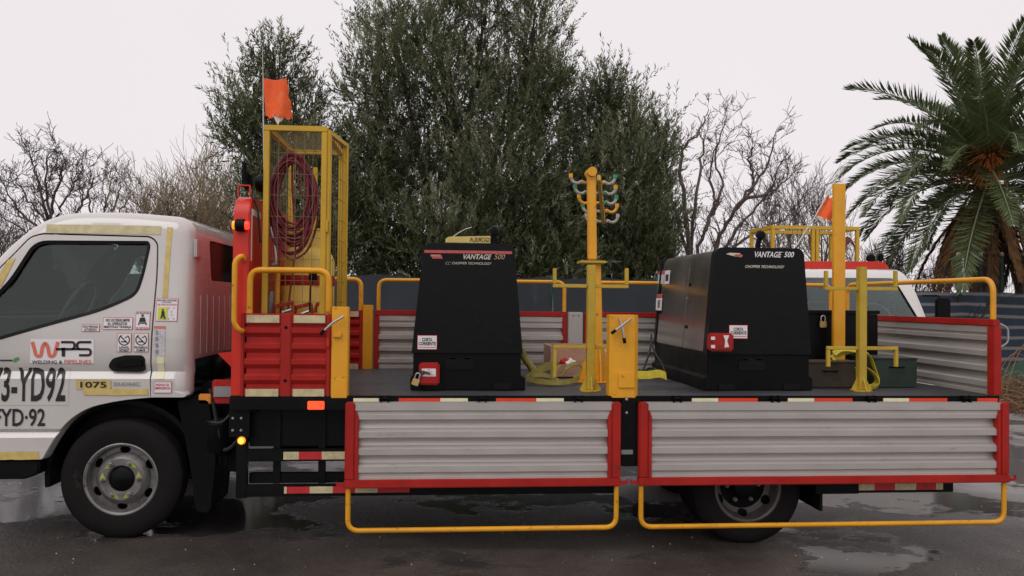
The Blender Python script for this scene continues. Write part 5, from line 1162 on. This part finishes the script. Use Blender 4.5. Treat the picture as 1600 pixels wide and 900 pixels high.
def leafy_tree(name, label, y, blobs, twigs, seed, base_px, upk=.7, leaf=.118, k=22):
    rg = np.random.default_rng(seed); B = []
    for px, py, rx_, ry_ in blobs:
        c = at(px, py, y); s = (y+CD)/F; B.append((c.x, y+rg.uniform(-.5, .5), c.z, rx_*s, rx_*s*.9, ry_*s))
    B = np.array(B); wts = B[:, 3]*B[:, 5]*np.clip(1.15-.09*(B[:, 2]-3.5), .55, 1.1); wts /= wts.sum()
    bx = X(base_px, y); bz = gz(bx, 0); t = thing(name, label, 'tree', (bx, y, bz), 'evergreen trees behind the fence')
    idx = rg.choice(len(B), twigs, p=wts); u = unit(rg.normal(size=(twigs, 3))); rad = rg.uniform(0, 1, twigs)**(1/2.4)*rg.uniform(.75, 1.12, twigs)
    c = B[idx]; off = u*rad[:, None]; P0 = c[:, :3]+off*c[:, 3:]
    D = unit(u*.55+np.array([0, 0, upk])+rg.normal(size=(twigs, 3))*.38); Lt = rg.uniform(.28, .75, twigs)*np.where((u[:, 2] > .15) & (rad > .82), rg.uniform(.9, 1.9, twigs), 1)
    # clumps: whole sprays share a tint
    tt = np.clip(.45+.22*rg.normal(size=twigs)+.30*np.sin(P0[:, 0]*2.1+P0[:, 2]*1.7+seed)*np.cos(P0[:, 1]*1.9+P0[:, 2]*2.3), 0, 1)
    s = np.tile(np.linspace(.06, 1, k), twigs); Pt = np.repeat(P0, k, 0)+np.repeat(D*Lt[:, None], k, 0)*s[:, None]
    Pt[:, 2] -= np.repeat(Lt, k)*.12*s**2
    Dr = np.repeat(D, k, 0); pr = unit(np.cross(Dr, rg.normal(size=Dr.shape))); Ld = unit(Dr*.8+pr*rg.uniform(.3, .9, len(Dr))[:, None]); Wd = unit(np.cross(Ld, rg.normal(size=Dr.shape)))
    n = len(Pt); me = leaf_mesh('crown', Pt, Ld, Wd, leaf*rg.uniform(.65, 1.25, n), leaf*rg.uniform(.16, .24, n), np.clip(np.repeat(tt, k)+rg.normal(size=n)*.10, 0, 1))
    stuff(link('crown', me, 'olive_leaf', t, 0))
    # trunk, limbs to the masses, and the bare shoots that stick out
    top = Vector((bx+.1, y, bz+1.5)); trn = MB(); trn.tube(spline([(bx, y, bz-.1), (bx+.05, y, bz+.8), tuple(top)], 4), [.20-.006*i for i in range(9)], 9)
    tr = trn.build('trunk', 'bark', t, smooth=60)
    r3 = random.Random(seed)
    for b in B:
        e = Vector(b[:3]); mid = top.lerp(e, .5)+Vector((r3.uniform(-.3, .3), r3.uniform(-.3, .3), .15)); lm = MB(); pts = spline([top-Vector((0, 0, .3)), mid, e+Vector((0, 0, b[5]*.5))], 5); lm.tube(pts, [.075*(1-i/(len(pts)+1))+.010 for i in range(len(pts))], 6)
        for q in range(14):
            s_ = e+Vector((r3.gauss(0, b[3]*.4), r3.gauss(0, b[4]*.4), r3.gauss(0, b[5]*.4))); a = e.lerp(mid, r3.uniform(0, .5)); lm.tube([a, a.lerp(s_, .5)+Vector((0, 0, .1)), s_], [.022, .014, .006], 4, False)
        lm.build('limb', 'bark', tr, smooth=60)
    return t
leafy_tree('evergreen_tree', 'smaller olive green tree left of the big one, above the yellow cage', 11.6,
    [(432, 105, 38, 44), (395, 165, 48, 55), (455, 165, 52, 60), (378, 220, 36, 40), (430, 235, 62, 60), (400, 290, 42, 48), (470, 290, 62, 80), (440, 350, 60, 60), (500, 240, 30, 60), (480, 400, 70, 60), (520, 360, 50, 70)], 2000, 11, 455, upk=.95)
leafy_tree('evergreen_tree', 'biggest evergreen tree, in the middle behind the truck', 12.2,
    [(612, 70, 58, 62), (680, 45, 70, 70), (765, 10, 60, 75), (835, 70, 55, 85), (590, 150, 62, 70), (700, 140, 95, 85), (800, 165, 90, 90), (860, 160, 42, 70), (575, 250, 68, 85), (670, 260, 100, 95), (790, 285, 100, 90), (580, 360, 75, 85), (690, 375, 110, 80), (810, 385, 100, 80), (540, 320, 40, 80), (870, 330, 60, 90), (560, 420, 70, 50), (650, 430, 90, 50), (760, 430, 90, 50), (860, 425, 80, 55)], 9000, 12, 700, upk=1.1)
leafy_tree('evergreen_tree', 'evergreen tree right of the big one, behind the hook post', 12.8,
    [(955, 150, 36, 50), (925, 215, 50, 65), (990, 205, 42, 60), (1025, 240, 34, 50), (960, 285, 75, 75), (1020, 310, 40, 70), (910, 350, 60, 80), (980, 375, 75, 70), (1030, 390, 35, 60), (920, 430, 70, 50), (1000, 430, 70, 50)], 4000, 13, 965, upk=1.1)

def bare_tree(name, label, px, y, py_top, mat, seed, spread=.55, n0=5, group='bare winter trees', depth=5, r0_=.125, droop=0, stems=1, dens=3, cat='tree', lk=.47):
    r3 = random.Random(seed); x = X(px, y); z0 = gz(x, 0); H = Z(py_top, y, px)-z0
    t = thing(name, label, cat, (x, y, z0), group); tr = MB(); cr_ = MB()
    def grow(p, d, l, r, lv):
        pts = [p]; rs = [r]; n = 4 if lv > 1 else 3
        for i in range(n):
            d = (d+Vector((r3.gauss(0, .16), r3.gauss(0, .16), r3.gauss(0.04, .10)-droop*(depth-lv)*.05))).normalized(); pts.append(pts[-1]+d*l/n); rs.append(r*(1-.5*(i+1)/n))
        (tr if lv == depth else cr_).tube(pts, rs, 6 if lv >= depth-1 else 3, False)
        if lv == 0: return
        m_ = n0 if lv == depth else dens+r3.randint(0, 1)
        for c in range(m_):
            f_ = (c+1)/m_ if lv < depth else .45+.55*(c+1)/m_
            k = min(len(pts)-1, max(1, int(f_*n+.5))); a = r3.uniform(0, 2*PI); o = d.orthogonal().normalized(); o.rotate(Matrix.Rotation(a, 3, d))
            nd = (d+o*spread*r3.uniform(.6, 1.5)+Vector((0, 0, .12))).normalized(); grow(pts[k], nd, l*r3.uniform(.55, .82), max(.008, rs[k]*.68), lv-1)
    L0 = H*lk
    for s in range(stems):
        off = Vector((r3.uniform(-.4, .4)*(stems > 1), r3.uniform(-.3, .3)*(stems > 1), -.05)); grow(Vector((x, y, z0))+off, Vector((r3.uniform(-.25, .25)*(stems > 1), 0, 1)), L0, r0_, depth)
    tr.build('trunk', mat, t, smooth=60, fix=False); cr_.build('crown', mat, t, smooth=0, fix=False)
    return t
BT = [('leafless tree partly cut off by the left edge of the photo', 0, 20, 315, 'twig_brown', 2, dict(n0=5, lk=.40)),
      ('low dark leafless tree behind the middle of the cab roof', 205, 21, 300, 'twig_dark', 4, dict(n0=5, lk=.40)),
      ('low dark leafless tree between the cab roof and the pale willow', 248, 20, 296, 'twig_dark', 5, dict(n0=5, lk=.40)),
      ('low thin leafless tree in front of the fan shaped one', 112, 23, 325, 'twig_dark', 16, dict(n0=5, lk=.40)),
      ('pale tan leafless willow left of the red headboard', 300, 19, 246, 'twig_tan', 6, dict(n0=7, spread=.5, stems=3, lk=.42)),
      ('pale tan leafless willow directly behind the red headboard', 362, 20, 258, 'twig_tan', 7, dict(n0=7, spread=.5, stems=3, lk=.42)),
      ('dense leafless shrub behind the right generator, by the evergreens', 1075, 17, 330, 'twig_dark', 10, dict(n0=5, lk=.40)),
      ('dense leafless shrub left of the second truck\'s cage', 1180, 18, 320, 'twig_dark', 17, dict(n0=5, lk=.38)),
      ('thin leafless tree behind the second truck\'s cage', 1245, 19.5, 285, 'twig_brown', 11, dict(n0=5, spread=.4)),
      ('thin leafless tree between the second truck\'s cage and the palm', 1290, 20, 290, 'twig_brown', 12, dict(n0=5, spread=.4)),
      ('dark bare sapling under the palm fronds', 1478, 15.0, 340, 'twig_dark', 13, dict(n0=4, depth=4)),
      ('leafless bush under the left fronds of the palm', 1400, 22, 395, 'twig_dark', 14, dict(n0=6, stems=3))]
def limb_tree(label, y, base, limbs, mat, seed, r_base=.10, tw=9):
    """open crowned bare tree: main limbs follow their own courses, side twigs fork off them"""
    r3 = random.Random(seed); bx, bz = X(base[0], y), 0; bz = gz(bx, 0); t = thing('bare_tree', label, 'tree', (bx, y, bz), 'bare winter trees'); p0 = at(*base, y)
    tr = MB(); tr.tube(spline([(bx, y, bz-.05), (bx+.05, y+.05, (bz+p0.z)/2), tuple(p0)], 4), [r_base*1.3-.02*r_base*i for i in range(9)], 8, False); tro = tr.build('trunk', mat, t, smooth=60, fix=False); cr_ = MB()
    def twig(p, d, l, r, lv):
        pts = [p]; rs = [r]
        for i in range(3): d = (d+Vector((r3.gauss(0, .22), r3.gauss(0, .22), r3.gauss(.06, .14)))).normalized(); pts.append(pts[-1]+d*l/3); rs.append(max(.006, r*(1-.25*(i+1))))
        cr_.tube(pts, rs, 3, False)
        if lv:
            for c in range(4): k = r3.randint(1, 3); o = Vector((r3.gauss(0, 1), r3.gauss(0, 1), r3.gauss(.25, .8))).normalized(); twig(pts[k], (d*.75+o*.75).normalized(), l*r3.uniform(.45, .75), max(.007, rs[k]*.7), lv-1)
    for q, lm in enumerate(limbs):
        yy = y+r3.uniform(-.2, .2); pts = spline([at(px, py, y+(yy-y)*k/len(lm)+r3.uniform(-.25, .25)*(k > 0)) for k, (px, py) in enumerate(lm)], 6); n = len(pts)
        pts = [p+Vector((r3.gauss(0, .025), r3.gauss(0, .03), r3.gauss(0, .025))) for p in pts]; ra = r_base*(.75 if q else 1); rs = [ra*(1-k/(n-1))**.8*.52+.009 for k in range(n)]; lo = MB().tube(pts, rs, 6, False); lo.build('limb', mat, tro, smooth=60, fix=False)
        for c in range(tw):
            k = r3.randint(2, n-1); tng = (pts[min(k+1, n-1)]-pts[k-1]).normalized(); o = Vector((r3.gauss(0, 1), r3.gauss(0, .8), r3.gauss(.3, .7))).normalized(); twig(pts[k], (tng*.7+o*.7).normalized(), r3.uniform(.28, .70), max(.008, rs[k]*.55), 2)
    cr_.build('crown', mat, t, smooth=0, fix=False)
limb_tree('leafless tree with a wide fan of branches, above the cab roof', 17, (76, 420), [[(76, 420), (78, 345), (72, 290), (76, 240)], [(76, 420), (72, 350), (38, 305), (16, 262)], [(77, 400), (88, 340), (112, 298), (132, 258)], [(78, 345), (64, 300), (52, 262), (48, 246)], [(77, 340), (92, 285), (100, 245)], [(76, 420), (45, 370), (4, 335)], [(80, 410), (112, 350), (140, 300), (146, 276)], [(70, 360), (30, 330), (8, 290)]], 'twig_brown', 41, .085, 13)
limb_tree('small leafless tree right of the fan shaped one', 20, (160, 420), [[(160, 420), (152, 360), (140, 315), (134, 286)], [(160, 420), (170, 350), (186, 300), (190, 282)], [(160, 400), (182, 345), (206, 302)], [(158, 370), (165, 320), (160, 292)]], 'twig_brown', 42, .08, 8)
limb_tree('leafless tree with tall crooked branches right of the evergreens', 14.5, (1082, 440), [[(1082, 440), (1072, 330), (1064, 245), (1092, 205), (1106, 176)], [(1082, 440), (1100, 360), (1128, 300), (1116, 240), (1136, 184)], [(1080, 400), (1088, 300), (1098, 232), (1090, 200)], [(1082, 430), (1058, 340), (1045, 290), (1052, 240)], [(1100, 360), (1118, 320), (1110, 280), (1120, 215)]], 'twig_brown', 43, .10, 9)
limb_tree('spreading leafless tree with one long arching branch above the right generator', 15.0, (1110, 440), [[(1110, 440), (1125, 370), (1160, 310), (1196, 262), (1213, 208)], [(1110, 440), (1150, 360), (1190, 318), (1228, 244)], [(1150, 330), (1176, 290), (1170, 250), (1180, 225)], [(1112, 420), (1160, 375), (1210, 350), (1246, 330)], [(1160, 312), (1205, 300), (1240, 272)]], 'twig_brown', 44, .10, 10)
for lb, px, y, top, mt, sd_, kw in BT: bare_tree('bare_tree', lb, px, y, top, mt, sd_, **kw)

# ---- palm
pc = at(1540, 272, 16.0); pal = thing('palm_tree', 'large green palm with arching fronds at the right edge', 'tree', (pc.x, 16.0, gz(pc.x, 0)))
tk = MB(); z = gz(pc.x, 0)-.1; prof = []
while z < pc.z-.1: prof += [(.40, z), (.46, z+.07), (.41, z+.12)]; z += .125
prof = [(r_*.72, z_) for r_, z_ in prof]
tk.lathe(prof, (pc.x, 16, 0), 'z', 18).build('trunk', 'palm_trunk', pal, smooth=30)
def frond(L, th0, bend, seed, dead=False):
    r3 = np.random.default_rng(seed); n = 22; s = np.linspace(0, 1, n); th = np.radians(th0-bend*s**1.25); ds = L/(n-1)
    x = np.concatenate([[0], np.cumsum(np.cos(th[:-1])*ds)]); z = np.concatenate([[0], np.cumsum(np.sin(th[:-1])*ds)])
    ctr = np.stack([x, .06*np.sin(s*4+seed), z], 1); m_ = 104; t = np.linspace(.08, .995, m_); q = np.stack([np.interp(t, s, ctr[:, i]) for i in range(3)], 1); ang = np.interp(t, s, th)
    T_ = np.stack([np.cos(ang), 0*ang, np.sin(ang)], 1); Nn = np.stack([-np.sin(ang), 0*ang, np.cos(ang)], 1); Ps = []; Ds = []; Ls = []
    for sg in (-1, 1):
        fwd = np.interp(t, [0, .7, 1], [.45, .8, 1.6]); lift = .42+.25*r3.normal(size=m_)*.5; dr = T_*fwd[:, None]+np.array([0, sg, 0])*(.85 if not dead else .5)+Nn*lift[:, None]+r3.normal(size=(m_, 3))*.07
        if dead: dr[:, 2] -= .9
        Ps.append(q); Ds.append(unit(dr)); Ls.append(L*.15*np.interp(t, [0, .12, .5, .85, 1], [.35, .9, 1.1, .75, .35])*r3.uniform(.85, 1.1, m_))
    P_ = np.concatenate(Ps); D_ = np.concatenate(Ds); L_ = np.concatenate(Ls); Wd = unit(np.cross(D_, np.concatenate([Nn, Nn])+r3.normal(size=D_.shape)*.25))
    me = leaf_mesh('frond', P_, D_, Wd, L_, np.full(len(P_), .052), np.clip(.42+.16*r3.normal(size=len(P_)), 0, 1))
    # rachis
    b = bmesh.new(); b.from_mesh(me); rg_ = MB().tube([tuple(p) for p in ctr], [.030*(1-.85*k/n)+.003 for k in range(n)], 5); me2 = rg_.mesh('r'); 
    na = len(b.verts); b.from_mesh(me2); ly = b.verts.layers.float.get('tint'); b.verts.ensure_lookup_table()
    for v in b.verts[na:]: v[ly] = .92
    b.to_mesh(me); b.free(); return me
VAR = {k: [frond(4.3, a, bd, 10*k+j) for j in range(3)] for k, (a, bd) in enumerate(((84, 38), (66, 62), (48, 78), (30, 82), (10, 72), (-18, 60)))}
r4 = random.Random(31); put = []
for k, (cnt, ph) in enumerate(((7, .2), (11, .0), (14, .35), (16, .1), (14, .4), (11, .2))):
    for j in range(cnt):
        me = VAR[k][j % 3]; o = link('frond', me, 'palm_leaf', pal, 0); a = 2*PI*(j+ph)/cnt+r4.uniform(-.16, .16); s = r4.uniform(.86, 1.05)
        o.location = (pc.x+.18*math.cos(a), 16+.18*math.sin(a), pc.z+.25-.10*k); o.rotation_euler = (r4.uniform(-.12, .12), r4.uniform(-.08, .08), a); o.scale = (s, s, s)
DV = [frond(2.9, -45, 38, 70+j, True) for j in range(3)]
for j in range(26):
    o = link('dead_frond', DV[j % 3], 'palm_dead', pal, 0); a = 2*PI*j/26+r4.uniform(-.1, .1); o.location = (pc.x+.3*math.cos(a), 16+.3*math.sin(a), pc.z-.35-r4.uniform(0, .9)); o.rotation_euler = (0, r4.uniform(-.1, .5), a)
for j in range(9):
    a = PI+r4.uniform(-1.6, 1.0); st = MB(); b_ = Vector((pc.x, 16, pc.z+.1))
    for q in range(26):
        e = b_+Vector((math.cos(a)*r4.uniform(.6, 1.5), math.sin(a)*1.0+r4.uniform(-.3, .3)-.6, r4.uniform(-.75, .45))); st.tube([b_+Vector((0, -.2, 0)), b_.lerp(e, .6)+Vector((0, -.1, .22)), e], [.02, .014, .007], 4, False)
    st.build('fruit_stalk', 'palm_stalk', pal, smooth=0, fix=False)

scene.cycles.max_bounces = 6; scene.cycles.diffuse_bounces = 3; scene.cycles.glossy_bounces = 3; scene.cycles.transparent_max_bounces = 12; scene.cycles.transmission_bounces = 3
scene.cycles.use_denoising = True
